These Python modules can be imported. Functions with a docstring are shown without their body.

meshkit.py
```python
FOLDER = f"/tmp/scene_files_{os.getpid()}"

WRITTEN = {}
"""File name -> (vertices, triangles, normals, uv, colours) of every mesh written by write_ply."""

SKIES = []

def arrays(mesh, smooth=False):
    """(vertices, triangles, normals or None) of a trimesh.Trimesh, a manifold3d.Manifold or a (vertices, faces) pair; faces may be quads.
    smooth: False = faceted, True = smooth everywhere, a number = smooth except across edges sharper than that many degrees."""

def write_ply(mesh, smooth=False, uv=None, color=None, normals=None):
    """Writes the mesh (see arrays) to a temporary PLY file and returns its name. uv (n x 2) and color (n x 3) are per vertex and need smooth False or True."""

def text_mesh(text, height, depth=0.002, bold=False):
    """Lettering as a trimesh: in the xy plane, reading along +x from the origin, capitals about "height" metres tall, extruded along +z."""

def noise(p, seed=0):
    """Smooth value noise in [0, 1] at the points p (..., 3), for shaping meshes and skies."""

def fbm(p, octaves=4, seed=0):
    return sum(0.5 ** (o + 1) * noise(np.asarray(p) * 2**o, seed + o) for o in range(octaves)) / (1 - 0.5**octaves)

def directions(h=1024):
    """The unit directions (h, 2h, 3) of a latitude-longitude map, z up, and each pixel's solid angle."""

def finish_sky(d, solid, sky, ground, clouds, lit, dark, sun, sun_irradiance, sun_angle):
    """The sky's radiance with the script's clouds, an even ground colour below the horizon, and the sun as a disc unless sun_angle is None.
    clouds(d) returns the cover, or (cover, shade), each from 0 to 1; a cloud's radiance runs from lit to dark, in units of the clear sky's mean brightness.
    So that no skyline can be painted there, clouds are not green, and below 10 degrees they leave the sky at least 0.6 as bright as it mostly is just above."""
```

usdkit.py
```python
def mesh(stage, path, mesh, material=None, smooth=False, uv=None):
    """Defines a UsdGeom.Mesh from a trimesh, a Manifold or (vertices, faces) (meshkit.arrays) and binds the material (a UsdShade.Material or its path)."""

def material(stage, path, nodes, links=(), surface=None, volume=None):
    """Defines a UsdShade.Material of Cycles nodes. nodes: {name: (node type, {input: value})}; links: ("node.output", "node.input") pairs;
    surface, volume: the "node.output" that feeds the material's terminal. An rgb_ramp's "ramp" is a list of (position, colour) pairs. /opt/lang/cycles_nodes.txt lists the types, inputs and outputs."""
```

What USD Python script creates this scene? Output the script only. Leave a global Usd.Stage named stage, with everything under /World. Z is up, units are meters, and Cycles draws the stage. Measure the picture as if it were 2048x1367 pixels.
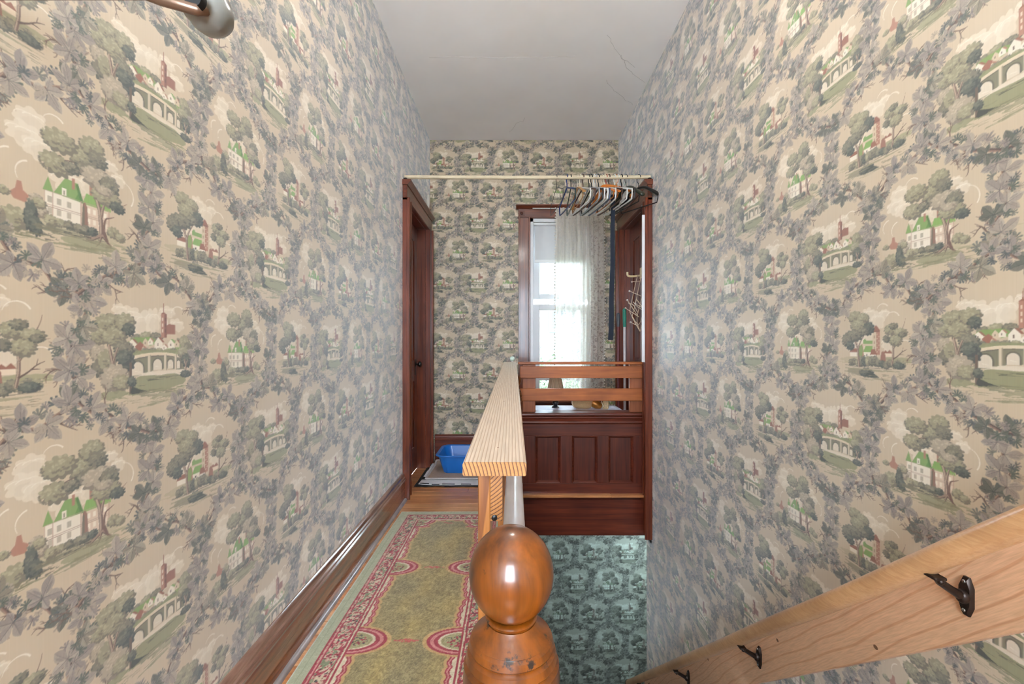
import math, numpy as np, trimesh, usdkit
from pxr import Usd, UsdGeom, UsdLux, UsdShade, Gf, Sdf, Vt
from scipy.spatial import ConvexHull

stage = Usd.Stage.CreateInMemory()
UsdGeom.SetStageUpAxis(stage, UsdGeom.Tokens.z); UsdGeom.SetStageMetersPerUnit(stage, 1.0)
UsdGeom.Xform.Define(stage, '/World'); UsdGeom.Scope.Define(stage, '/World/Looks')
# ---------------------------------------------------------------- camera, daylight, lamps, exposure
F = 870.0; EYE = 1.12
cam = UsdGeom.Camera.Define(stage, '/World/camera')
cam.CreateHorizontalApertureAttr(36.0); cam.CreateVerticalApertureAttr(36.0 * 1367 / 2048); cam.CreateFocalLengthAttr(36.0 * F / 2048)
cam.CreateHorizontalApertureOffsetAttr(-4.0 / 2048 * 36); cam.CreateVerticalApertureOffsetAttr(5.5 / 2048 * 36)
cam.CreateClippingRangeAttr(Gf.Vec2f(.02, 200)); cam.CreateExposureAttr(0.28)
cam.AddTranslateOp().Set(Gf.Vec3d(0, 0, EYE)); cam.AddRotateXOp().Set(90)
def light(kind, name, intensity, color, pos=(0, 0, 0), rot=None, **kw):
    l = kind.Define(stage, '/World/' + name); l.CreateIntensityAttr(intensity); l.CreateColorAttr(Gf.Vec3f(*color))
    x = UsdGeom.Xformable(l); x.AddTranslateOp().Set(Gf.Vec3d(*pos))
    if rot: x.AddRotateXYZOp().Set(Gf.Vec3f(*rot))
    for k, v in kw.items(): getattr(l, f'Create{k}Attr')(v)
    return l
light(UsdLux.DomeLight, 'sky', 8.5, (.72, .86, 1.0))                                                        # bright overcast
light(UsdLux.SphereLight, 'lamp_glow_upstairs', 10.0, (1.0, .80, .56), (.1, -.55, 2.55), Radius=.10)          # the landing's ceiling lamp, over and behind the camera
light(UsdLux.SphereLight, 'added_pendant_glow', 38.0, (1.0, .95, .88), (.06, 1.38, 2.55), Radius=.11)         # added pendant glow, put in to brighten the mid walls and ceiling
light(UsdLux.SphereLight, 'added_glow_downstairs', 30.0, (.84, 1.0, 1.06), (1.50, 3.60, -.75), Radius=.10)      # added unseen light for the lower hall, no fixture built
light(UsdLux.RectLight, 'added_daylight_behind', 2.3, (.84, .92, 1.0), (-.15, -1.72, 1.65), (90, 0, 0), Width=1.0, Height=1.5)   # added cool daylight panel behind the camera, no window known there

# ---------------------------------------------------------------- naming
used = {}
def numbered(parent, name):
    k = (str(parent), name); n = used.get(k, -1) + 1; used[k] = n
    return f'{parent}/{name}' if n == 0 else f'{parent}/{name}_{n:03d}'
def data(p, **kw):
    for k, v in kw.items():
        if v: p.SetCustomDataByKey(k, v)
    return p
def thing(name, label, cat, loc=(0, 0, 0), rotz=0., group=None, roty=0., rotx=0.):
    x = UsdGeom.Xform.Define(stage, numbered('/World', name)); x.AddTranslateOp().Set(Gf.Vec3d(*map(float, loc)))
    if rotz: x.AddRotateZOp().Set(math.degrees(rotz))
    if rotx: x.AddRotateXOp().Set(math.degrees(rotx))
    if roty: x.AddRotateYOp().Set(math.degrees(roty))
    return data(x.GetPrim(), label=label, category=cat, group=group)
def struct(name):
    return data(UsdGeom.Xform.Define(stage, numbered('/World', name)).GetPrim(), kind='structure')
def path(p): return '/World' if p is None else str(p.GetPath()) if isinstance(p, Usd.Prim) else str(p)
def obj(name, mesh, mat, parent=None, smooth=40, **kw):
    if isinstance(mesh, list): mesh = trimesh.util.concatenate(mesh)
    return data(usdkit.mesh(stage, numbered(path(parent), name), mesh, MAT[mat], smooth=smooth).GetPrim(), **kw)
def P(px, py, Y): return np.array([(px - 1028) * Y / F, Y, EYE - (py - 689) * Y / F])   # measuring aid: a point at depth Y

# ---------------------------------------------------------------- shapes
def box(x0, x1, y0, y1, z0, z1, b=.003):
    b = min(b, .45 * min(x1 - x0, y1 - y0, z1 - z0))
    if b <= 0:
        m = trimesh.creation.box((x1 - x0, y1 - y0, z1 - z0)); m.apply_translation(((x0 + x1) / 2, (y0 + y1) / 2, (z0 + z1) / 2)); return m
    p = []
    for i in (0, 1):
        for j in (0, 1):
            for k in (0, 1):
                c = np.array([(x0, x1)[i], (y0, y1)[j], (z0, z1)[k]]); s = np.array([1 - 2 * i, 1 - 2 * j, 1 - 2 * k])
                for a in range(3): q = c + s * b; q[a] = c[a]; p.append(q)
    return hull(p)
def hull(p):
    p = np.asarray(p, float); h = ConvexHull(p); f = h.simplices.copy()
    n = np.cross(p[f[:, 1]] - p[f[:, 0]], p[f[:, 2]] - p[f[:, 0]]); flip = (n * h.equations[:, :3]).sum(1) < 0
    f[flip] = f[flip][:, ::-1]
    m = trimesh.Trimesh(p, f, process=False); m.remove_unreferenced_vertices(); return m
def lathe(prof, n=40, at=(0, 0, 0)):
    """prof: (radius, z) from the bottom up."""
    prof = np.asarray(prof, float); t = np.linspace(0, 2 * np.pi, n, endpoint=False)
    v = np.stack([prof[:, :1] * np.cos(t), prof[:, :1] * np.sin(t), np.repeat(prof[:, 1:], n, 1)], -1).reshape(-1, 3); f = []
    for i in range(len(prof) - 1):
        a, b = i * n + np.arange(n), i * n + (np.arange(n) + 1) % n
        f += [np.c_[a, b, b + n], np.c_[a, b + n, a + n]]
    k = len(v); v = np.vstack([v, [[0, 0, prof[0, 1]], [0, 0, prof[-1, 1]]]]); a, b = np.arange(n), (np.arange(n) + 1) % n; o = (len(prof) - 1) * n
    f += [np.c_[b, a, np.full(n, k)], np.c_[o + a, o + b, np.full(n, k + 1)]]
    return trimesh.Trimesh(v + np.asarray(at), np.vstack(f), process=False)
def spline(p, k=6):
    p = np.asarray(p, float); t = np.linspace(0, len(p) - 1, k * (len(p) - 1) + 1); i = np.clip(t.astype(int), 0, len(p) - 2); f = (t - i)[:, None]
    g = lambda j: p[np.clip(i + j, 0, len(p) - 1)]
    return .5 * (2 * g(0) + (g(1) - g(-1)) * f + (2 * g(-1) - 5 * g(0) + 4 * g(1) - g(2)) * f**2 + (3 * g(0) - g(-1) - 3 * g(1) + g(2)) * f**3)
def tube(p, r, n=8, close=False, flat=1.0):
    """A round bar along the points; flat squeezes it across its second axis."""
    p = np.asarray(p, float); r = np.broadcast_to(np.asarray(r, float), (len(p),))
    d = np.gradient(p, axis=0) if not close else np.roll(p, -1, 0) - np.roll(p, 1, 0)
    d /= np.maximum(np.linalg.norm(d, axis=1), 1e-9)[:, None]; u = np.cross(d[0], [0, 0, 1.]); u = u if np.linalg.norm(u) > .1 else np.cross(d[0], [1., 0, 0]); U = []
    for k in d:
        u = u - k * (u @ k); u /= np.linalg.norm(u); U.append(u)
    U = np.array(U); W = np.cross(d, U); t = np.linspace(0, 2 * np.pi, n, endpoint=False)
    v = (p[:, None] + r[:, None, None] * (U[:, None] * np.cos(t)[None, :, None] + flat * W[:, None] * np.sin(t)[None, :, None])).reshape(-1, 3); f = []; m = len(p)
    for i in range(m if close else m - 1):
        a, b = i * n + np.arange(n), i * n + (np.arange(n) + 1) % n; j = ((i + 1) % m) * n - i * n
        f += [np.c_[a, b, b + j], np.c_[a, b + j, a + j]]
    if not close:
        k = len(v); v = np.vstack([v, p[:1], p[-1:]]); a, b = np.arange(n), (np.arange(n) + 1) % n; o = (m - 1) * n
        f += [np.c_[b, a, np.full(n, k)], np.c_[o + a, o + b, np.full(n, k + 1)]]
    return trimesh.Trimesh(v, np.vstack(f), process=False)
def run(prof, a0, a1, axis, flip=False):
    """A closed profile (convex or not) run straight along an axis: axis 'x': prof is (y, z); 'y': (x, z); 'z': (x, y)."""
    from shapely.geometry import Polygon
    m = trimesh.creation.extrude_polygon(Polygon(prof), a1 - a0, engine='earcut'); v = np.array(m.vertices)
    p, q, s = v[:, 0], v[:, 1], v[:, 2] + a0
    w = {'x': np.c_[s, p, q], 'y': np.c_[p, s, q], 'z': np.c_[p, q, s]}[axis]
    f = np.array(m.faces)
    return trimesh.Trimesh(w, f[:, ::-1] if axis == 'y' else f, process=False)
def ball(c, r, n=2, sc=(1, 1, 1)):
    m = trimesh.creation.icosphere(subdivisions=n, radius=1.0); m.apply_scale(np.array(sc) * r); m.apply_translation(c); return m
def rot(m, axis, ang, about=(0, 0, 0)):
    m.apply_transform(trimesh.transformations.rotation_matrix(ang, axis, about)); return m
def mov(m, *d): m.apply_translation(d); return m

# ---------------------------------------------------------------- materials
MAT = {}
def s2l(c):
    c = np.asarray(c, float) / 255; return tuple(np.where(c <= .04045, c / 12.92, ((c + .055) / 1.055) ** 2.4))
def mk(name, nodes, links, surface='p.BSDF'): MAT[name] = usdkit.material(stage, '/World/Looks/' + name, nodes, links, surface=surface)
def plain(name, c, rough=.5, noise=.08, scale=30, bump=0., **kw):
    c = np.array(s2l(c))
    mk(name, {'g': ('geometry', {}), 'n': ('noise_texture', {'scale': float(scale), 'detail': 4.0}), 'r': ('rgb_ramp', {'ramp': [(.3, tuple(c * (1 - noise))), (.7, tuple(np.minimum(c * (1 + noise), 1)))]}),
              'b': ('bump', {'strength': float(bump), 'distance': .002}), 'p': ('principled_bsdf', {'roughness': rough, **kw})},
       [('g.position', 'n.vector'), ('n.fac', 'r.fac'), ('r.color', 'p.base_color')] + ([('n.fac', 'b.height'), ('b.normal', 'p.normal')] if bump else []))
def wood(name, dark, light, axis, rough=.35, fine=55., coat=.3, spread=(.3, .72), wear=None, bump=.15):
    """Varnished wood whose figure runs along one axis."""
    k = {'x': (2.2, fine, fine), 'y': (fine, 2.2, fine), 'z': (fine, fine, 2.2)}[axis]
    n = {'g': ('geometry', {}), 'm': ('mapping', {'scale': k}), 'n': ('noise_texture', {'scale': 1.0, 'detail': 5.0, 'roughness': .6, 'distortion': .6}),
         'r': ('rgb_ramp', {'ramp': [(spread[0], s2l(dark)), (spread[1], s2l(light))]}), 'n2': ('noise_texture', {'scale': 3.5, 'detail': 3.0}), 'rr': ('rgb_ramp', {'ramp': [(.35, (.72, .68, .66)), (.65, (1.1, 1.08, 1.06))]}),
         'x': ('mix_color', {'blend_type': 'multiply', 'fac': 1.0, 'use_clamp': False}), 'b': ('bump', {'strength': bump, 'distance': .001}), 'p': ('principled_bsdf', {'roughness': rough, 'coat_weight': coat, 'coat_roughness': .12})}
    l = [('g.position', 'm.vector'), ('m.vector', 'n.vector'), ('n.fac', 'r.fac'), ('g.position', 'n2.vector'), ('n2.fac', 'rr.fac'), ('r.color', 'x.a'), ('rr.color', 'x.b'), ('n.fac', 'b.height'), ('b.normal', 'p.normal')]
    out = 'x.result'
    if wear:
        n |= {'w': ('noise_texture', {'scale': wear[0], 'detail': 6.0, 'roughness': .7}), 'wr': ('rgb_ramp', {'ramp': [(wear[1], (0, 0, 0)), (wear[1] + .06, (1, 1, 1))]}), 'wm': ('mix_color', {'blend_type': 'mix', 'b': s2l(wear[2])})}
        l += [('g.position', 'w.vector'), ('w.fac', 'wr.fac'), ('wr.color', 'wm.fac'), (out, 'wm.a')]; out = 'wm.result'
    mk(name, n, l + [(out, 'p.base_color')])
def ringwood(name, early, late, pitch, centre, rotation=(0, 0, 0), wob=.0015, wscale=(14, 14, 1.0), rough=.5, coat=0., late_at=.55, knots=False):
    """Sawn softwood: growth rings around an axis (local z after the mapping), so that faces show lines or arches and ends show arcs."""
    n = {'g': ('geometry', {}), 'm': ('mapping', {'location': centre, 'rotation': rotation}), 'm2': ('mapping', {'scale': wscale}), 'nz': ('noise_texture', {'scale': 1.0, 'detail': 2.0}), 's': ('separate_xyz', {}),
         'xx': ('math', {'math_type': 'multiply'}), 'yy': ('math', {'math_type': 'multiply_add'}), 'q': ('math', {'math_type': 'sqrt'}), 'a': ('math', {'math_type': 'multiply_add', 'value2': wob}),
         'd': ('math', {'math_type': 'divide', 'value2': pitch}), 'f': ('math', {'math_type': 'fraction'}), 'r': ('rgb_ramp', {'ramp': [(0, s2l(early)), (late_at, s2l(early)), (.86, s2l(late)), (.96, s2l(late)), (1, s2l(early))]}),
         'f1': ('mapping', {'scale': (300., 300., 12.)}), 'f2': ('noise_texture', {'scale': 1.0, 'detail': 3.0}), 'f3': ('rgb_ramp', {'ramp': [(.3, (.84, .83, .82)), (.7, (1.06, 1.06, 1.06))]}), 'x': ('mix_color', {'blend_type': 'multiply', 'fac': 1.0, 'use_clamp': False}),
         'p': ('principled_bsdf', {'roughness': rough, 'coat_weight': coat})}
    mk(name, n, [('g.position', 'm.vector'), ('m.vector', 's.vector'), ('m.vector', 'm2.vector'), ('m2.vector', 'nz.vector'), ('s.x', 'xx.value1'), ('s.x', 'xx.value2'), ('s.y', 'yy.value1'), ('s.y', 'yy.value2'), ('xx.value', 'yy.value3'), ('yy.value', 'q.value1'),
                 ('nz.fac', 'a.value1'), ('q.value', 'a.value3'), ('a.value', 'd.value1'), ('d.value', 'f.value1'), ('f.value', 'r.fac'), ('m.vector', 'f1.vector'), ('f1.vector', 'f2.vector'), ('f2.fac', 'f3.fac'), ('r.color', 'x.a'), ('f3.color', 'x.b'), ('x.result', 'p.base_color')])
# the printed paper: its colours come from the mesh, its blue-tinted sheen stands in for window haze
mk('wallpaper', {'a': ('attribute', {'attribute': 'print'}), 'g': ('geometry', {}), 'n': ('noise_texture', {'scale': 1.6, 'detail': 4.0}), 'r': ('rgb_ramp', {'ramp': [(.3, (.92, .91, .90)), (.7, (1.05, 1.05, 1.05))]}), 'x': ('mix_color', {'blend_type': 'multiply', 'fac': 1.0, 'use_clamp': False}), 'p': ('principled_bsdf', {'roughness': .56, 'specular_ior_level': .7, 'sheen_weight': .72, 'sheen_roughness': .42, 'sheen_tint': (.90, .94, 1.0)})},
   [('a.color', 'x.a'), ('g.position', 'n.vector'), ('n.fac', 'r.fac'), ('r.color', 'x.b'), ('x.result', 'p.base_color')])
mk('carpet', {'a': ('attribute', {'attribute': 'print'}), 'g': ('geometry', {}), 'n': ('noise_texture', {'scale': 420., 'detail': 2.0}), 'b': ('bump', {'strength': .5, 'distance': .003}), 'p': ('principled_bsdf', {'roughness': .9, 'sheen_weight': .25, 'sheen_roughness': .5})},
   [('a.color', 'p.base_color'), ('g.position', 'n.vector'), ('n.fac', 'b.height'), ('b.normal', 'p.normal')])
plain('ceiling_paint', (246, 244, 243), .6, .03, 2.5); plain('white_paint', (226, 226, 226), .35, .03, 8); plain('old_white', (214, 208, 198), .4, .06, 20)
plain('plaster', (196, 188, 178), .8, .04, 4)
wood('wood_x', (78, 33, 18), (130, 64, 36), 'x'); wood('wood_y', (78, 33, 18), (130, 64, 36), 'y'); wood('wood_z', (80, 34, 18), (132, 66, 36), 'z')
wood('panel_x', (74, 28, 17), (122, 54, 32), 'x', .4, coat=.15); wood('panel_z', (70, 27, 17), (112, 49, 30), 'z', .4, coat=.15)
wood('door_wood', (82, 32, 18), (140, 66, 34), 'z'); wood('base_y', (104, 56, 30), (156, 92, 52), 'y', .22, 40, .8)
wood('slat_wood', (150, 78, 34), (194, 112, 50), 'x', .5, 40, .05); wood('slat_post', (140, 76, 42), (180, 106, 62), 'z', .5, 40, .05)
wood('newel_wood', (44, 17, 3), (128, 66, 8), 'z', .34, 20, .5, (.34, .66), (30., .60, (40, 26, 20)), .05)
for i, (a, b) in enumerate((((190, 122, 72), (222, 162, 108)), ((180, 112, 64), (214, 150, 98)), ((196, 132, 82), (228, 172, 120)))): wood(f'plank_{i}', a, b, 'x', .3, 60, .35)
ringwood('board_pine', (222, 178, 118), (142, 88, 44), .0040, (.10, .07, 0.), (0, 0, 0), .003)      # replaced below once the board's frame is known
plain('black_metal', (24, 22, 22), .35, .1, 60, metallic=.3); plain('bronze', (52, 40, 34), .35, .1, 60, metallic=.6); plain('steel', (190, 190, 190), .25, .05, 40, metallic=1.0)
# ---------------------------------------------------------------- the printed wallpaper (flat print, kept as a colour grid that mesh vertices sample)
TW, TH, SS = 960.0, 577.0, 2.0
class Print:
    """A repeat of the paper's print: flat colours inked one over another, wrapping round at its edges. Units mm, y down."""
    def __init__(s, base, w=TW, h=TH / 2):
        s.w, s.h = int(round(w * SS)), int(round(h * SS))      # half the repeat: the other half is the same print moved sideways
        s.c = np.empty((s.h, s.w, 3), np.float32); s.c[:] = base
        s.r = np.random.default_rng(11); s.o, s.k = np.zeros(2), 1.0
    def poly(s, p, col, a=1.0):
        p = (np.asarray(p, float) - s.o) * (SS * s.k) + s.o * SS
        x0, y0 = np.floor(p.min(0)).astype(int) - 1; x1, y1 = np.ceil(p.max(0)).astype(int) + 1
        h, w = y1 - y0, x1 - x0; q = np.concatenate([p[1:], p[:1]])
        ya, yb = np.minimum(p[:, 1], q[:, 1]), np.maximum(p[:, 1], q[:, 1])
        lo, n = np.ceil(ya - .5).astype(int), (np.ceil(yb - .5) - np.ceil(ya - .5)).astype(int)
        if n.sum() == 0: return
        e = np.repeat(np.arange(len(p)), n); r = np.arange(len(e)) - np.repeat(np.cumsum(n) - n, n) + lo[e]
        x = p[e, 0] + (r + .5 - p[e, 1]) * (q[e, 0] - p[e, 0]) / (q[e, 1] - p[e, 1])
        cnt = np.bincount((r - y0) * w + np.minimum(np.ceil(x - .5).astype(int) - x0, w - 1), minlength=h * w).reshape(h, w)
        yy, xx = np.nonzero(np.cumsum(cnt, 1) & 1); k, yy = np.divmod(yy + y0, s.h); xx = (xx + x0 - k * (s.w // 2)) % s.w
        if a >= 1: s.c[yy, xx] = col
        else: s.c[yy, xx] = s.c[yy, xx] * (1 - a) + np.asarray(col, np.float32) * a
    def blob(s, x, y, rx, ry, col, n=9, depth=.16, a=1.0, rot=0.):
        t = np.linspace(0, 2 * np.pi, n * 6, endpoint=False); ph = s.r.uniform(0, 6.28)
        r = 1 - depth + depth * np.abs(np.sin(n * t / 2 + ph)) * 1.6 + .06 * np.sin(2 * t + ph)
        u, v = rx * r * np.cos(t), ry * r * np.sin(t); c, k = np.cos(rot), np.sin(rot)
        s.poly(np.c_[x + u * c - v * k, y + u * k + v * c], col, a)
    def stroke(s, pts, w0, w1, col, a=1.0, rough=0.):
        p = np.asarray(pts, float)
        if len(p) > 2:
            t = np.linspace(0, len(p) - 1, 6 * (len(p) - 1) + 1); i = np.clip(t.astype(int), 0, len(p) - 2); f = (t - i)[:, None]
            g = lambda k: p[np.clip(i + k, 0, len(p) - 1)]
            p = .5 * (2 * g(0) + (g(1) - g(-1)) * f + (2 * g(-1) - 5 * g(0) + 4 * g(1) - g(2)) * f**2 + (3 * g(0) - g(-1) - 3 * g(1) + g(2)) * f**3)
        d = np.gradient(p, axis=0); n = np.c_[-d[:, 1], d[:, 0]] / np.maximum(np.linalg.norm(d, axis=1), 1e-9)[:, None]
        w = np.linspace(w0, w1, len(p))[:, None] / 2
        if rough: w = w * (1 + s.r.uniform(-rough, rough, w.shape))
        s.poly(np.vstack([p + n * w, (p - n * w)[::-1]]), col, a)
        return p
    def leaflet(s, x, y, ang, L, wd, col, dark, vein):
        t = np.linspace(0, 1, 9); prof = np.sin(np.pi * t**1.25) * wd / 2
        bend = s.r.uniform(-.12, .12) * L * t * t
        c, k = np.cos(ang), np.sin(ang)
        f = lambda u, v: np.c_[x + u * c - v * k, y + u * k + v * c]
        up, dn, mid = f(t * L, bend - prof), f(t * L, bend + prof), f(t * L, bend)
        s.poly(np.vstack([up, dn[::-1]]), col)
        sh = s.r.choice([0, 1])
        s.poly(np.vstack([(up, dn)[sh], mid[::-1]]), dark, .55)
        if s.r.random() < .5: s.poly(f(L * (.45 + .3 * np.cos(t * 6.283)), bend[4] + (1 - 2 * sh) * wd * .2 + wd * .12 * np.sin(t * 6.283)), vein, .35)
        s.stroke(mid[:8], 1.3, .5, vein, .8)
        for q in (.3, .5, .7):
            for z in (-1, 1):
                s.stroke(f(np.array([q, q + .16]) * L, np.array([bend[4] * q, z * wd * .34])), .6, .3, vein, .35)
    def palmate(s, x, y, ang, L, tone=0):
        col, dark, vein = [((160, 147, 135), (128, 118, 112), (84, 78, 80)), ((150, 140, 120), (112, 106, 92), (66, 66, 60)), ((172, 158, 142), (143, 130, 120), (100, 92, 90)), ((110, 108, 96), (72, 78, 70), (42, 48, 46))][tone]
        order = [(-2.15, .62), (2.15, .62), (-1.15, .86), (1.15, .86), (0, 1.0)]
        for da, l in order:
            j = s.r.uniform(.92, 1.06)
            s.leaflet(x, y, ang + da + s.r.uniform(-.12, .12), L * l * j, L * l * .55, np.array(col) + s.r.uniform(-8, 8), dark, vein)
    def sprig(s, x, y, ang, L, tone=0):
        """A small lobed leaf or a cut-leaved sprig."""
        col = [(84, 92, 82), (112, 112, 102), (164, 148, 130), (132, 121, 116), (76, 82, 84)][tone]
        for da in np.linspace(-1.9, 1.9, 7):
            l = L * (1 - .2 * abs(da)) * s.r.uniform(.8, 1.1)
            c, k = np.cos(ang + da), np.sin(ang + da)
            s.stroke([(x, y), (x + .55 * l * c, y + .55 * l * k), (x + l * c, y + l * k)], L * .13, L * .30, col)
            s.blob(x + l * c, y + l * k, L * .17, L * .15, col, 5, .2)
        s.stroke([(x, y), (x + L * .8 * np.cos(ang), y + L * .8 * np.sin(ang))], 1.0, .4, np.array(col) * .6)
    def twig(s, x, y, ang, L, w=2.6, col=(112, 86, 74), fork=2):
        p = [(x, y)]; a = ang
        for _ in range(3):
            a += s.r.uniform(-.45, .45); p.append((p[-1][0] + L / 3 * np.cos(a), p[-1][1] + L / 3 * np.sin(a)))
        s.stroke(p, w, .7, col); s.stroke(np.array(p) + [.3 * w, .3 * w], w * .45, .3, (70, 54, 50), .8)
        if fork > 0 and L > 9:
            for k in (1, 2):
                s.twig(*p[k], a + s.r.choice([-1, 1]) * s.r.uniform(.5, 1.0), L * .5, w * .6, col, fork - 1)
        return p[-1], a
    def foliage(s, x, y, rx, ry, tone=0, n=None):
        """One rounded mass of a tree's crown: dark underside, middle tone, pale dabs on the side that faces up and left."""
        lt, md, dk = [((172, 163, 130), (148, 141, 112), (112, 106, 90)), ((140, 134, 110), (116, 112, 95), (82, 82, 74)), ((190, 174, 150), (168, 153, 131), (130, 119, 104)), ((106, 110, 94), (84, 89, 80), (60, 66, 64))][tone]
        s.blob(x + rx * .10, y + ry * .16, rx, ry, dk, 11, .18)
        s.blob(x - rx * .05, y - ry * .08, rx * .93, ry * .86, md, 10, .18)
        n = n or int(10 + rx * ry * .11)
        for _ in range(n):
            u, v = s.r.normal(0, .46, 2)
            if u * u + v * v > 1: continue
            sh = -.55 * u - .8 * v + s.r.normal(0, .28)
            col = lt if sh > .18 else md if sh > -.32 else dk
            s.blob(x + u * rx, y + v * ry, s.r.uniform(1.6, 3.8), s.r.uniform(1.1, 2.2), np.array(col) + s.r.uniform(-6, 6), 4, .3, .85, s.r.uniform(-.6, .6))
        for _ in range(int(n * .35)):
            t = s.r.uniform(-.4, 3.4)
            s.blob(x + rx * np.cos(t) * 1.0, y + ry * np.sin(t) * 1.02, 2.2, 1.4, dk, 4, .3, .9, s.r.uniform(-1, 1))
    def cloud(s, x, y, rx, ry, a=.75):
        s.blob(x, y, rx, ry, (228, 214, 192), 7, .2, a)
        s.blob(x + rx * .25, y + ry * .35, rx * .75, ry * .6, (210, 194, 170), 5, .15, a * .6)
        for k in (-1, 0, 1):
            t = np.linspace(-2.6, -.7, 7) + k * .5; s.stroke(np.c_[x + k * rx * .4 + rx * .55 * np.cos(t), y + ry * .5 * np.sin(t)], 1.8, .6, (238, 228, 210), .8)
    def wisp(s, x, y, r, t0, t1, a=.8):
        t = np.linspace(t0, t1, 8); s.stroke(np.c_[x + r * np.cos(t), y + r * np.sin(t)], .8, 2.6, (240, 232, 218), a)
    def grass(s, x0, x1, y, n, col, w=3.2, slope=0.):
        for _ in range(n):
            a = s.r.uniform(x0, x1); l = s.r.uniform(.15, .5) * (x1 - x0); yy = y + s.r.normal(0, 3.0) + slope * (a - (x0 + x1) / 2)
            s.stroke([(a - l / 2, yy), (a, yy + s.r.uniform(-1.4, 1.4)), (a + l / 2, yy + slope * l)], w * s.r.uniform(.3, 1.2), .4, np.array(col) + s.r.uniform(-10, 10), .75)
    def mound(s, x, y, rx, ry, col, a=.9):
        t = np.linspace(0, 2 * np.pi, 40, endpoint=False)
        s.poly(np.c_[x + rx * np.cos(t), y + ry * np.sin(t) * (1 + .15 * np.sin(5 * t)) + s.r.normal(0, .5, 40)], col, a)
        for _ in range(int(rx / 2)):
            a0 = x + s.r.uniform(-1, 1) * rx; s.stroke([(a0 - rx * .18, y + ry * .8 + s.r.normal(0, 2)), (a0 + rx * .16, y + ry * .95 + s.r.normal(0, 2.5))], 2.4, .5, col, a)
    def rect(s, x0, y0, x1, y1, col, a=1.): s.poly([(x0, y0), (x1, y0), (x1, y1), (x0, y1)], col, a)
    def trunk(s, pts, w0, w1):
        s.stroke(pts, w0, w1, (176, 152, 130)); s.stroke(np.array(pts, float) + [w0 * .22, 0], w0 * .5, w1 * .5, (108, 84, 74))
        s.stroke(np.array(pts, float) - [w0 * .42, 0], w0 * .16, w1 * .16, (86, 66, 60), .8)

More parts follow.
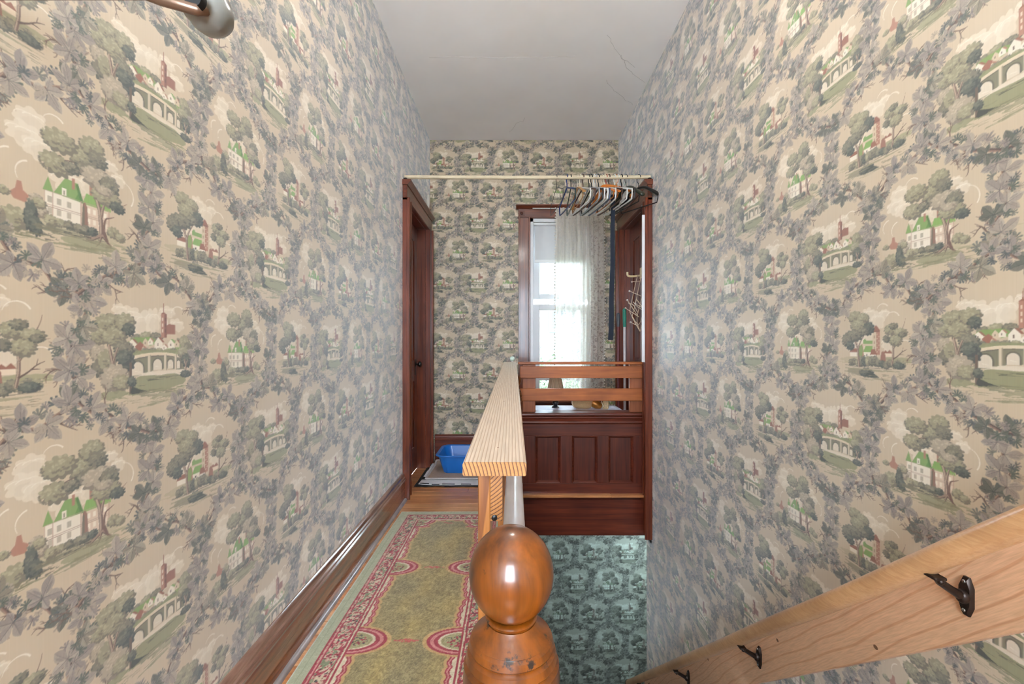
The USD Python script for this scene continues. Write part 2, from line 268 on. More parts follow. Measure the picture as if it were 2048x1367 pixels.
GRN, ROOF, WHITE, TAN, RED, BRICK = (134, 134, 98), (120, 154, 82), (232, 222, 204), (206, 186, 156), (142, 88, 68), (168, 116, 94)
def chateau(s, X, Y):
    o = lambda *p: [(X + a, Y + b) for a, b in p]
    for c in ((-70, -82, 23, 17), (-78, -56, 26, 18), (-58, -44, 22, 20), (-14, -8, 28, 22), (22, -16, 16, 18), (76, -44, 13, 14), (60, -64, 14, 10)): s.cloud(X + c[0], Y + c[1], *c[2:])
    s.wisp(X - 96, Y - 10, 18, 2.4, 4.6); s.wisp(X - 70, Y + 2, 20, 2.6, 4.5); s.wisp(X + 82, Y - 20, 26, -1.4, .6); s.wisp(X - 36, Y - 88, 18, 3.6, 5.6)
    s.mound(X + 0, Y + 66, 92, 11, (170, 160, 126), .6)
    # the house: pavilion with a tower at its left, long wing at its right
    s.poly(o((-50, 16), (8, 17), (8, 60), (-50, 62)), WHITE); s.poly(o((8, 19), (58, 18), (58, 58), (8, 60)), (214, 190, 166))
    s.poly(o((-53, 17), (-45, -6), (-37, 17)), ROOF); s.poly(o((-37, 17), (-19, -13), (2, -11), (12, 19)), ROOF); s.poly(o((-4, 18), (4, 2), (12, 19)), (90, 138, 60))
    s.poly(o((10, 19), (16, 0), (58, 3), (62, 19)), (124, 166, 80)); s.poly(o((2, -11), (12, 19), (6, 19), (-2, -8)), (76, 118, 58))
    for x in (-8, 22, 44): s.rect(X + x, Y - 17, X + x + 5, Y + 1, BRICK)
    for x in (-46, -32, -16): s.rect(X + x, Y + 24, X + x + 7, Y + 34, (176, 166, 146)); s.rect(X + x, Y + 42, X + x + 7, Y + 52, (182, 170, 150))
    for x in (18, 28, 38, 48): s.rect(X + x, Y + 24, X + x + 5, Y + 33, (236, 226, 208)); s.rect(X + x, Y + 42, X + x + 5, Y + 51, (232, 220, 200))
    for y, c in ((17, (176, 150, 130)), (38, (184, 160, 140)), (41, (160, 130, 112))): s.stroke(o((-50, y), (58, y)), 1.1, 1.1, c)
    for x in (-50, -38, 7, 58): s.stroke(o((x, 17), (x, 60)), 1.2, 1.2, (176, 142, 122))
    s.rect(X - 24, Y + 4, X - 17, Y + 16, WHITE); s.rect(X - 22, Y + 8, X - 19, Y + 15, (150, 142, 120))
    s.poly(o((8, 60), (10, 20), (14, 16), (18, 24), (20, 60)), (134, 96, 80)); s.poly(o((8, 60), (10, 22), (13, 24), (13, 60)), (104, 96, 80))
    for x, y, r, t in ((-56, 52, 11, 2), (-40, 62, 11, 0), (-26, 62, 8, 0), (-12, 62, 9, 1), (2, 63, 9, 1), (16, 62, 9, 1), (28, 62, 9, 3), (66, 54, 12, 0), (80, 60, 10, 0), (-62, 34, 9, 2), (-58, 40, 10, 0)): s.foliage(X + x, Y + y, r, r * .85, t)
    # farm at the far left with its hedge
    s.poly(o((-98, 36), (-90, 28), (-88, 16), (-82, 16), (-80, 28), (-72, 34), (-76, 46), (-92, 44)), BRICK); s.foliage(X - 106, Y + 36, 9, 6, 0)
    s.foliage(X - 92, Y + 72, 20, 17, 0); s.foliage(X - 70, Y + 62, 9, 24, 3); s.foliage(X - 62, Y + 76, 9, 14, 3)
    s.grass(X - 110, X - 40, Y + 92, 16, (120, 118, 88)); s.grass(X - 60, X - 30, Y + 88, 7, (84, 82, 72))
    # the great tree
    s.trunk(o((44, 66), (43, 44), (40, 20), (34, 2), (30, -14)), 9, 4); s.trunk(o((43, 34), (47, 14), (52, 2)), 6, 3)
    s.stroke(o((48, 66), (49, 46), (52, 34), (60, 30), (68, 26)), 5, 1, (112, 82, 70)); s.stroke(o((12, -38), (-6, -44), (-24, -40)), 3, 1.2, (84, 64, 56))
    for a in ((30, 72, 16, 74), (22, 78, 10, 80), (54, 74, 62, 82), (40, 78, 34, 86)): s.stroke(o((44, 64), a[:2], a[2:]), 5, 1, (150, 124, 106)); s.stroke(o((45, 67), (a[0], a[1] + 2), (a[2], a[3] + 1)), 2, .6, (84, 62, 56))
    s.stroke(o((48, 58), (56, 76), (63, 80)), 7, 2, (104, 74, 66)); s.stroke(o((70, -2), (84, 0), (94, -6)), 2.4, .8, (130, 96, 80)); s.stroke(o((84, 0), (92, 4)), 1.4, .6, (130, 96, 80))
    for f in ((-34, -31, 24, 17, 0), (-8, -34, 15, 9, 1), (8, -59, 25, 18, 0), (-28, -70, 27, 18, 0), (26, -84, 22, 17, 0), (36, -66, 18, 14, 1), (20, -44, 22, 12, 1), (40, -33, 33, 18, 2), (58, -27, 18, 17, 1), (52, -6, 28, 15, 0), (74, 6, 15, 10, 3), (48, -16, 16, 9, 2)): s.foliage(X + f[0], Y + f[1], f[2], f[3], f[4])
    s.mound(X + 26, Y + 86, 52, 9, GRN, .7); s.grass(X - 50, X + 50, Y + 76, 26, (110, 108, 86)); s.grass(X - 30, X + 90, Y + 98, 22, (134, 130, 100)); s.grass(X + 30, X + 110, Y + 84, 12, (128, 124, 94), slope=.12); s.grass(X - 20, X + 20, Y + 73, 8, (70, 70, 64))
def bridge(s, X, Y):
    o = lambda *p: [(X + a, Y + b) for a, b in p]
    for c in ((-44, -58, 26, 18), (-16, -46, 30, 24), (-66, -68, 16, 12), (8, -52, 18, 26), (70, -46, 20, 14), (44, -72, 22, 12)): s.cloud(X + c[0], Y + c[1], *c[2:])
    s.wisp(X + 18, Y - 50, 26, -1.2, .5); s.wisp(X + 74, Y - 66, 20, 3.4, 5.5)
    for x, y, r, t in ((-30, -16, 14, 1), (-8, -20, 16, 0), (16, -20, 15, 1), (70, -8, 18, 0), (90, -14, 12, 1)): s.foliage(X + x, Y + y, r, r * .62, t)
    s.mound(X - 14, Y - 12, 30, 7, (122, 152, 78), .9); s.mound(X + 66, Y + 2, 26, 6, (140, 160, 90), .8)
    s.rect(X + 28, Y - 67, X + 43, Y - 18, BRICK); s.rect(X + 37, Y - 67, X + 43, Y - 18, (124, 74, 60)); s.poly(o((27, -67), (35, -72), (44, -67)), RED); s.stroke(o((35, -70), (35, -90)), 2.6, 1, RED)
    for y in (-60, -48, -36): s.rect(X + 31, Y + y, X + 34, Y + y + 7, (214, 188, 164)); s.rect(X + 38, Y + y, X + 40.5, Y + y + 7, (90, 56, 48))
    s.poly(o((43, -24), (43, -44), (50, -48), (66, -46), (66, -24)), RED); s.rect(X + 44, Y - 26, X + 70, Y - 14, TAN)
    for i, (x, y, w, h) in enumerate(((-48, -8, 17, 11), (-16, -11, 13, 10), (-4, -12, 12, 9), (12, -10, 20, 15), (46, -8, 18, 12), (-28, 2, 18, 7), (-38, 4, 12, 7), (64, -8, 14, 10), (30, 0, 14, 8))):
        c = (WHITE, TAN, WHITE, WHITE, WHITE, TAN, (228, 216, 196), TAN, WHITE)[i]
        s.poly(o((x, y + h), (x, y + 2), (x + w * .45, y - h * .6), (x + w, y + 2), (x + w, y + h)), c)
        s.poly(o((x + w * .45, y - h * .6), (x + w, y + 2), (x + w * 1.3, y + 2), (x + w * .8, y - h * .6)), (RED, ROOF, BRICK, RED, ROOF, BRICK, RED, RED, BRICK)[i])
        s.rect(X + x + w * .35, Y + y + h * .2, X + x + w * .5, Y + y + h * .6, (112, 92, 80))
    s.poly(o((-34, 0), (-22, -10), (-14, -4), (-20, 8), (-30, 8)), (150, 92, 72))
    for x in (-52, -36, -10, 8, 24, 44, 60): s.foliage(X + x, Y + 8 + s.r.uniform(-2, 2), 9, 5, s.r.choice([0, 1]))
    s.mound(X + 20, Y + 13, 70, 6, (134, 138, 96), .9)
    # the bridge
    s.poly(o((-50, 22), (-20, 17), (20, 15), (60, 17), (92, 24), (92, 52), (60, 48), (40, 46), (10, 48), (-14, 56), (-46, 58)), (118, 116, 92))
    s.stroke(o((-52, 25), (-20, 18), (20, 15), (60, 18), (94, 26)), 6.5, 6, (218, 200, 170)); s.stroke(o((-50, 29), (-20, 22), (20, 19), (60, 22), (92, 30)), 2, 2, (92, 84, 72), .9)
    for x0, x1, yt, yb in ((-40, -15, 30, 56), (9, 30, 26, 48), (46, 60, 28, 47), (70, 80, 31, 48)):
        t = np.linspace(np.pi, 2 * np.pi, 12); xm, xr = (x0 + x1) / 2, (x1 - x0) / 2
        s.poly(np.vstack([np.c_[X + xm + (xr + 3) * np.cos(t), Y + yt + xr + (xr + 3) * np.sin(t)], [(X + x1 + 3, Y + yb), (X + x0, Y + yb)]]), (94, 88, 74))
        s.poly(np.vstack([np.c_[X + xm + xr * np.cos(t), Y + yt + xr + xr * np.sin(t)], [(X + x1, Y + yb), (X + x0, Y + yb)]]), (218, 204, 182)); s.stroke(o((xm - xr * .5, yb - 8), (xm + xr * .6, yb - 6)), 1.5, .6, WHITE)
    for x in (-4, 36, 64): s.rect(X + x, Y + 17, X + x + 7, Y + 50, (206, 190, 162)); s.rect(X + x + 5, Y + 17, X + x + 7, Y + 50, (146, 134, 112))
    s.mound(X + 40, Y + 54, 60, 4, (222, 208, 186), .9); s.mound(X + 24, Y + 74, 72, 17, (136, 136, 98), .9); s.grass(X - 30, X + 80, Y + 66, 14, (84, 84, 66), 2)
    # trees on either bank
    s.foliage(X - 108, Y + 10, 15, 17, 2); s.foliage(X - 104, Y + 36, 16, 16, 1); s.foliage(X - 92, Y + 24, 18, 20, 0)
    for f in ((-86, -44, 28, 17, 0), (-106, -20, 16, 15, 0), (-56, -46, 21, 18, 0), (-48, -34, 13, 12, 3), (-78, -18, 24, 16, 0), (-58, 4, 20, 16, 1), (-50, 26, 14, 20, 3), (-58, 20, 16, 14, 3)): s.foliage(X + f[0], Y + f[1], f[2], f[3], f[4])
    s.trunk(o((-80, 36), (-83, 18), (-88, -4)), 7, 4); s.trunk(o((-80, 30), (-74, 12), (-70, 2)), 5, 3)
    s.foliage(X - 76, Y + 56, 29, 24, 2); s.foliage(X - 62, Y + 66, 20, 14, 0); s.rect(X - 46, Y + 30, X - 41, Y + 90, (96, 78, 66)); s.foliage(X - 40, Y + 66, 9, 10, 3); s.poly(o((-44, 88), (-40, 76), (-22, 84), (0, 90), (-40, 92)), (52, 56, 48))
    for f in ((92, -10, 14, 15, 0), (104, 4, 13, 15, 1), (88, 12, 15, 13, 0), (98, 30, 14, 15, 3)): s.foliage(X + f[0], Y + f[1], f[2], f[3], f[4])
    s.trunk(o((94, 62), (96, 44), (92, 28)), 5, 3); s.trunk(o((95, 44), (102, 30)), 3, 2); s.foliage(X + 96, Y + 60, 15, 8, 3)
    s.mound(X - 80, Y + 88, 32, 7, GRN, .8); s.mound(X + 50, Y + 100, 44, 5, (140, 136, 104), .7); s.grass(X - 100, X - 20, Y + 104, 12, (144, 136, 106), 2); s.grass(X - 10, X + 90, Y + 94, 18, (120, 118, 90)); s.grass(X - 20, X + 80, Y + 114, 16, (134, 130, 98), slope=-.1)
def village(s, X, Y):
    o = lambda *p: [(X + a, Y + b) for a, b in p]
    for c in ((-12, -66, 20, 18), (16, -50, 20, 22), (-16, -6, 22, 22), (-44, 12, 26, 16), (44, 8, 18, 18), (34, -66, 14, 10), (-68, 14, 14, 12)): s.cloud(X + c[0], Y + c[1], *c[2:])
    s.wisp(X + 58, Y - 48, 20, 3.4, 5.8); s.wisp(X + 90, Y + 22, 22, 3.6, 6.1); s.wisp(X + 30, Y - 72, 18, 3.6, 5.6)
    s.mound(X - 10, Y + 50, 100, 8, (176, 162, 128), .7); s.mound(X + 70, Y + 46, 40, 5, (148, 144, 108), .8)
    s.poly(o((-30, 9), (-30, 0), (-24, -5), (-20, 0), (8, 0), (12, 9)), ROOF); s.rect(X - 30, Y + 9, X + 8, Y + 14, TAN)
    s.poly(o((-30, 30), (-22, 14), (4, 14), (8, 30)), (122, 162, 78)); s.rect(X - 30, Y + 30, X - 4, Y + 45, WHITE); s.rect(X - 21, Y + 35, X - 17, Y + 40, (90, 80, 72)); s.poly(o((-36, 44), (-36, 20), (-33, 8), (-29, 20), (-28, 44)), BRICK)
    s.rect(X, Y - 26, X + 12, Y + 34, TAN); s.rect(X + 11, Y - 26, X + 22, Y + 36, BRICK); s.poly(o((-2, -24), (9, -38), (13, -36), (23, -24)), RED); s.rect(X + 1, Y - 25, X + 22, Y - 21, (128, 80, 64))
    for k in range(9): s.rect(X + 12 + (k % 2) * 5, Y - 16 + k * 5.5, X + 16 + (k % 2) * 5, Y - 14 + k * 5.5, (208, 180, 152))
    for k in range(3): s.rect(X + 4, Y - 12 + k * 14, X + 7, Y - 5 + k * 14, (150, 120, 98))
    s.poly(o((-8, 38), (-4, 22), (8, 22), (14, 38)), RED); s.rect(X - 6, Y + 36, X + 10, Y + 44, WHITE); s.rect(X - 74, Y + 30, X - 48, Y + 42, WHITE); s.poly(o((-76, 31), (-70, 21), (-52, 21), (-47, 31)), RED)
    s.poly(o((32, 32), (38, 24), (44, 29), (50, 23), (58, 32)), RED); s.rect(X + 34, Y + 32, X + 56, Y + 40, (226, 206, 180)); s.poly(o((22, 56), (26, 30), (32, 26), (38, 36), (40, 56)), (146, 98, 80)); s.poly(o((-46, 44), (-42, 14), (-34, 10), (-30, 24), (-34, 44)), (130, 150, 84))
    for x in range(-70, 90, 11): s.foliage(X + x, Y + 58 + s.r.uniform(-3, 3) - (6 if -40 < x < 10 else 0), 9, 9 + (4 if -40 < x < 10 else 0), s.r.choice([1, 0, 3, 1]))
    s.foliage(X + 74, Y + 60, 15, 8, 3); s.stroke(o((-90, 66), (0, 70), (95, 69)), 2, 1, (90, 86, 74), .8)
    s.trunk(o((-43, 70), (-46, 42), (-48, 20), (-60, -2), (-66, -14)), 7.5, 3); s.trunk(o((-47, 30), (-42, 10), (-30, -10), (-16, -24)), 5, 2); s.trunk(o((-50, 14), (-56, -20), (-54, -36)), 3.5, 2)
    for f in ((-58, -64, 24, 15, 0), (-32, -58, 20, 14, 0), (-46, -40, 26, 16, 0), (-14, -32, 18, 16, 3), (-30, -24, 16, 10, 1), (-64, -14, 28, 16, 1), (-86, -2, 17, 17, 1), (-74, 12, 14, 12, 3)): s.foliage(X + f[0], Y + f[1], f[2], f[3], f[4])
    s.trunk(o((56, 60), (60, 38), (60, 16), (56, -4)), 5.5, 3); s.trunk(o((60, 22), (70, 6), (78, -8)), 3.5, 1.5); s.stroke(o((59, 46), (72, 38), (84, 28), (96, 22)), 3.4, .8, (88, 66, 58)); s.stroke(o((76, 34), (90, 34)), 2, .6, (88, 66, 58)); s.stroke(o((84, 28), (86, 18)), 1.5, .5, (88, 66, 58)); s.stroke(o((84, -26), (90, -40), (92, -50)), 1.6, .6, (120, 92, 78)); s.stroke(o((88, -10), (104, -14)), 1.8, .6, (130, 100, 84))
    for f in ((52, -26, 18, 13, 0), (60, -34, 12, 8, 1), (78, -18, 18, 11, 0), (66, 0, 18, 13, 0), (40, -4, 10, 9, 1), (84, -14, 10, 7, 1)): s.foliage(X + f[0], Y + f[1], f[2], f[3], f[4])
    s.mound(X - 44, Y + 82, 40, 8, (140, 130, 108), .9); s.foliage(X - 20, Y + 82, 22, 11, 3); s.poly(o((-26, 92), (-10, 76), (12, 88), (20, 93), (-4, 95)), (58, 64, 58))
    s.grass(X - 70, X + 70, Y + 76, 24, (144, 136, 106)); s.grass(X - 30, X + 70, Y + 96, 18, (150, 140, 112), 2.4); s.grass(X + 20, X + 90, Y + 84, 9, (120, 112, 88), 2)
def vine(s, a, b, upright, seed):
    s.r = np.random.default_rng(seed); a, b = np.array(a, float), np.array(b, float)
    d = b - a; L = np.hypot(*d); d /= L; n = np.array([-d[1], d[0]]); ang = np.arctan2(d[1], d[0])
    t = np.linspace(0, 1, 6); off = s.r.normal(0, 8, 6) * np.array([.2, 1, 1, 1, 1, .2])
    core = a + t[:, None] * d * L + off[:, None] * n
    at = lambda q: core[0] * 0 + np.array([np.interp(q, t, core[:, 0]), np.interp(q, t, core[:, 1])])
    dens = 1.0 if upright else .8
    for _ in range(int(L / 10 * dens)):      # pale sprays at the back
        q, z = s.r.uniform(-.05, 1.05), s.r.choice([-1, 1]); p = at(q) + n * z * s.r.uniform(8, 27)
        s.sprig(*p, ang + z * 1.5 + s.r.uniform(-.6, .6), s.r.uniform(9, 15), s.r.choice([2, 2, 3, 1]))
    p = s.stroke(core, 7.5, 6, (122, 92, 78), 1, .25); s.stroke(core + n * 2.2, 4, 3, (66, 50, 48), .9, .4); s.stroke(core - n * 2.6, 1.4, 1, (172, 142, 120), .8, .4)
    for _ in range(4 if upright else 5):    # bare twigs that poke into the medallions
        q, z = s.r.uniform(.05, .95), s.r.choice([-1, 1]); s.twig(*at(q), ang + z * s.r.uniform(.5, 1.2), s.r.uniform(32, 58), 4.4)
    for _ in range(int(L / 8 * dens)):
        q, z = s.r.uniform(-.05, 1.05), s.r.choice([-1, 1]); p = at(q) + n * z * s.r.uniform(3, 20)
        s.sprig(*p, ang + z * 1.4 + s.r.uniform(-.8, .8), s.r.uniform(9, 15), s.r.choice([0, 4, 3, 3, 1, 2]))
    k = max(3, int(L / (25 if upright else 36)))
    for i in range(k):
        z = 1 if i % 2 else -1; p = at((i + .5) / k + s.r.uniform(-.05, .05)) + n * z * s.r.uniform(3, 14)
        if s.r.random() < .7: s.sprig(*(p + s.r.normal(0, 8, 2)), s.r.uniform(0, 6.28), 14, s.r.choice([0, 4]))
        s.palmate(*p, ang + z * s.r.uniform(.5, 1.7), s.r.uniform(31, 40), s.r.choice([0, 0, 1, 2, 2, 2, 0, 3]))
        if i % 2 == 0 and s.r.random() < .6: s.sprig(*(p - n * z * 22), ang - z * 1.2, 14, 0)
    for _ in range(int(L / 22)):
        q = s.r.uniform(0, 1); p = at(q) + n * s.r.uniform(-20, 20); s.sprig(*p, s.r.uniform(0, 6.28), s.r.uniform(8, 12), s.r.choice([0, 4, 2]))
def toile():
    s = Print((200, 180, 152)); cw, rh = TW / 3, TH / 2
    cells = [(0., 0., "A"), (cw, 0., "B"), (2 * cw, 0., "C")]
    for x, y, k in cells:
        s.r = np.random.default_rng({"A": 3, "B": 5, "C": 7}[k]); s.o, s.k = np.array([x, y]), 1.1; {"A": village, "B": bridge, "C": chateau}[k](s, x, y + 4)
    s.k = 1.0
    for i, (x, y, k) in enumerate(cells):   # the vines: each medallion's left side and the two boughs over it
        k = 100 * (i + 1)
        vine(s, (x - cw / 2, y + rh * .36), (x - cw / 2 + 4, y - rh * .36), True, k + 1)
        vine(s, (x - cw / 2, y - rh * .33), (x + 2, y - rh * .62), False, k + 2); vine(s, (x + cw / 2, y - rh * .33), (x + 2, y - rh * .62), False, k + 3)
    w = np.random.default_rng(1).normal(0, 1.6, (1, s.w, 1)); s.c += w                # the paper's fine vertical weave
    for x in (222, 702): i = int(x * SS); s.c[:, i:i + 2] *= .90; s.c[:, i + 2:i + 4] *= 1.04      # where two drops of paper meet
    c = np.vstack([s.c, np.roll(s.c, s.w // 2, 1)]); c = c.reshape(s.h, 2, s.w // 2, 2, 3).mean((1, 3))
    c = np.clip(c * .90 + np.array((202, 184, 160)) * .10, 0, 255) / 255
    return np.where(c <= .04045, c / 12.92, ((c + .055) / 1.055) ** 2.4).astype(np.float32)
def sample(img, u, v):
    """Colour of the print at u (m to the right) and v (m down), between the grid's points."""
    h, w = img.shape[:2]; x, y = (u * 1000) % TW * (w / TW) - .5, (v * 1000) % TH * (h / TH) - .5
    i, j = np.floor(x).astype(int), np.floor(y).astype(int); a, b = (x - i)[:, None], (y - j)[:, None]
    g = lambda jj, ii: img[jj % h, ii % w]
    return (g(j, i) * (1 - a) + g(j, i + 1) * a) * (1 - b) + (g(j + 1, i) * (1 - a) + g(j + 1, i + 1) * a) * b
del MAT['board_pine']; stage.RemovePrim('/World/Looks/board_pine')
ringwood('end_pine', (182, 122, 64), (92, 48, 20), .0056, (.20, .895, 0.), (math.pi / 2, 0, 0), .005, (9, 9, .8), .5)
ringwood('board_pine', (222, 200, 178), (186, 154, 126), .0056, (.20, .895, 0.), (math.pi / 2, 0, 0), .005, (9, 9, .8), .42, .4)  # whitish window sheen is put into this colour
ringwood('edge_pine', (168, 112, 58), (84, 44, 18), .0050, (.10, .98, 0.), (math.pi / 2, 0, 0), .003, (9, 9, .8), .5)
ringwood('post_pine', (172, 110, 54), (122, 70, 32), .0070, (.15, .5, 0.), (.02, .03, 0), .006, (9, 9, 1.2), .45)
SL = math.atan(.884)
ringwood('plank_pine', (222, 176, 138), (208, 155, 116), .030, (-.86, .71, 0.), (math.pi / 2 + SL + .05, .06, 0), .10, (4, 4, 1.3), .45, late_at=.80)
wood('dowel', (192, 144, 98), (212, 168, 122), 'y', .35, 150, .2, bump=.03)

# ---------------------------------------------------------------- the room: printed walls
XL, XR, YB, ZC = -.805, 1.0, 4.17, 3.08
IMG = toile()
lum = IMG @ np.array([.3, .59, .11], np.float32)
TEAL = np.clip((lum[..., None] ** 1.3) * np.array([.74, .98, .98]) * .78 + IMG * np.array([.20, .24, .22]), 0, 1).astype(np.float32)   # the green colourway papered downstairs
def pmesh(name, V, Q, C, mat, parent):
    m = UsdGeom.Mesh.Define(stage, numbered(path(parent), name))
    m.CreatePointsAttr(Vt.Vec3fArray.FromNumpy(V.astype(np.float32))); m.CreateFaceVertexCountsAttr(Vt.IntArray.FromNumpy(np.full(len(Q), Q.shape[1], np.int32)))
    m.CreateFaceVertexIndicesAttr(Vt.IntArray.FromNumpy(Q.astype(np.int32).ravel())); m.CreateSubdivisionSchemeAttr('none')
    UsdGeom.PrimvarsAPI(m).CreatePrimvar('print', Sdf.ValueTypeNames.Color3fArray, 'vertex').Set(Vt.Vec3fArray.FromNumpy(C.astype(np.float32)))
    UsdShade.MaterialBindingAPI.Apply(m.GetPrim()).Bind(MAT[mat]); return m.GetPrim()
def grid(u0, u1, v0, v1, du, dv):
    nu, nv = max(1, int(math.ceil((u1 - u0) / du - 1e-6))), max(1, int(math.ceil((v1 - v0) / dv - 1e-6)))
    u, v = np.linspace(u0, u1, nu + 1), np.linspace(v0, v1, nv + 1); U, V = np.meshgrid(u, v, indexing='ij')
    i = (np.arange(nu)[:, None] * (nv + 1) + np.arange(nv)[None]).ravel()
    return np.c_[U.ravel(), V.ravel()], np.c_[i, i + nv + 1, i + nv + 2, i + 1]
def cut(ivs, holes):
    for a, b in holes:
        ivs = [p for (l, h) in ivs for p in ((l, min(h, a)), (max(l, b), h)) if p[1] - p[0] > 1e-4]
    return ivs
def paper(name, place, bands, uv, img, parent, flip):
    """bands: (u0, u1, v0, v1, du, dv); place: (u, v) -> xyz; uv: (u, v) -> place on the print."""
    V, Q, C, n = [], [], [], 0
    for b in bands:
        p, q = grid(*b)
        V.append(place(p)); C.append(sample(img, *uv(p))); Q.append(q + n); n += len(p)
    V, Q, C = np.vstack(V), np.vstack(Q), np.vstack(C)
    return pmesh(name, V, Q[:, ::-1] if flip else Q, C, 'wallpaper', parent)
RES = 1.5
def side_bands(X, y0, y1, z0, z1, holes=()):
    """Patches of a side wall, as fine as the photograph shows them: finest close by, coarser away and out of view."""
    ys = {y0, y1} | {y for h in holes for y in h[:2] if y0 < y < y1}; y = max(y0, .55)
    while y < y1: ys.add(y); y *= 1.09
    ys = sorted(ys); out = []
    for a, b in zip(ys, ys[1:]):
        m = max(.5 * (a + b), .5); near = b > .56
        du, dv = (RES * m * m / (F * abs(X)), RES * m / F) if near else (.008, .008)
        lo, hi = EYE - 700 * b / F, EYE + 705 * b / F
        iv = cut([(z0, z1)], [h[2:] for h in holes if h[0] < b - 1e-6 and h[1] > a + 1e-6])
        for l, h in iv:
            for p, q, fine in ((l, min(h, lo), 0), (max(l, lo), min(h, hi), 1), (max(l, hi), h, 0)):
                if q - p > 1e-5: out.append((a, b, p, q, du if fine and near else .008, dv if fine and near else .008))
    return out
def slab(parent, mat, *b): obj('wall_core', box(*b, b=0), mat, parent, smooth=False)

DOOR = (3.25, 3.95, 0.0, 2.165)
w = struct('wall_left')
paper('wallpaper', lambda p: np.c_[np.full(len(p), XL), p[:, 0], p[:, 1]], side_bands(XL, -1.6, YB, -.02, ZC, [DOOR]), lambda p: (p[:, 0] - .801 + 2 * TW / 3000, 1.409 - p[:, 1]), IMG, w, False)
for b in ((-1.6, DOOR[0] - .022, 0, ZC), (DOOR[1] + .022, YB, 0, ZC), (DOOR[0] - .022, DOOR[1] + .022, DOOR[3] + .022, ZC)): slab(w, 'plaster', XL - .14, XL - .002, b[0], b[1], b[2], b[3])
w = struct('wall_right')
ruv = lambda p: (1.053 - p[:, 0] + 2 * TW / 3000, 1.425 - p[:, 1])
paper('wallpaper', lambda p: np.c_[np.full(len(p), XR), p[:, 0], p[:, 1]], side_bands(XR, -1.6, YB, 0, ZC, [DOOR]) + side_bands(XR, -1.6, 3.28, -2.9, 0), ruv, IMG, w, True)
for b in ((-1.6, DOOR[0] - .022, -.30, ZC), (DOOR[1] + .022, YB, -.30, ZC), (DOOR[0] - .022, DOOR[1] + .022, DOOR[3] + .022, ZC), (DOOR[0] - .022, DOOR[1] + .022, -.3, -.02), (-1.6, 3.28, -2.9, -.30)): slab(w, 'plaster', XR + .002, XR + .14, b[0], b[1], b[2], b[3])
s = RES * YB / F
WIN = (.155, .735, .60, 2.33)          # the window's opening in the back wall: x0, x1, z0, z1
w = struct('wall_back')
bb = [(XL, WIN[0], 0, ZC, s, s), (WIN[1], XR, 0, ZC, s, s), (WIN[0], WIN[1], WIN[3], ZC, s, s), (WIN[0], WIN[1], 0, WIN[2], .01, .01)]
buv = lambda p: (p[:, 0] + .532 + 2 * TW / 3000, 2.019 - p[:, 1])
paper('wallpaper', lambda p: np.c_[p[:, 0], np.full(len(p), YB), p[:, 1]], bb, buv, IMG, w, False)
for b in ((XL - .1, WIN[0], -.02, ZC), (WIN[1], XR + .1, -.02, ZC), (WIN[0], WIN[1], WIN[3], ZC), (WIN[0], WIN[1], -.02, WIN[2])): slab(w, 'plaster', b[0], b[1], YB + .002, YB + .16, b[2], b[3])
w = struct('wall_back_downstairs')
paper('wallpaper', lambda p: np.c_[p[:, 0], np.full(len(p), YB), p[:, 1]], [(-.0, 1.35, -1.95, -.33, s, s), (1.35, 2.2, -1.95, -.33, .01, .01), (0, 2.2, -2.9, -1.95, .01, .01)], buv, TEAL, w, False)
slab(w, 'plaster', -.1, 2.3, YB + .002, YB + .16, -2.9, -.33)
w = struct('wall_rear')
for b in ((XL - .14, -.62, 0, ZC), (.32, XR + .14, 0, ZC), (-.62, .32, 0, .9), (-.62, .32, 2.4, ZC)): obj('wall_panel', box(b[0], b[1], -1.72, -1.6, b[2], b[3], 0), 'plaster', w, False)
w = struct('wall_downstairs')
for b in ((-.1, .02, .45, 4.3, -2.9, -.33), (2.2, 2.3, 3.2, 4.3, -2.9, -.33), (1.14, 2.3, 3.16, 3.28, -2.9, -.33)): obj('wall_panel', box(*b, b=0), 'plaster', w, False)
obj('wall_panel', box(-.1, 1.2, -1.7, .42, -2.9, -.3, 0), 'plaster', w, False); obj('ceiling_panel', box(XR, 2.3, 3.16, 4.33, -.33, -.30, 0), 'plaster', w, False)
c = struct('ceiling'); obj('plaster', box(XL - .14, XR + .14, -1.72, YB + .16, ZC, ZC + .12, 0), 'ceiling_paint', c, False)
rg = np.random.default_rng(4); plain('crack_grey', (208, 204, 203), .8)
for pts in (((1215, 70), (1240, 110), (1270, 135)), ((1240, 112), (1262, 145), (1290, 165)), ((1210, 160), (1240, 190), (1265, 210)), ((1020, 262), (1050, 235)), ((860, 114), (1000, 115), (1150, 113))):
    q = []
    for a, b in zip(pts, pts[1:]):
        for t in np.linspace(0, 1, 7)[:-1]: q.append((a[0] + t * (b[0] - a[0]) + rg.normal(0, 1.5), a[1] + t * (b[1] - a[1]) + rg.normal(0, 1.2 if b[0] - a[0] < 100 else .4)))
    q.append(pts[-1]); q3 = [P(x, y, (ZC - EYE) * F / (689 - y)) for x, y in q]
    obj('crack', tube([(p[0], p[1], ZC + .0002) for p in q3], .0013, 5), 'crack_grey', c)

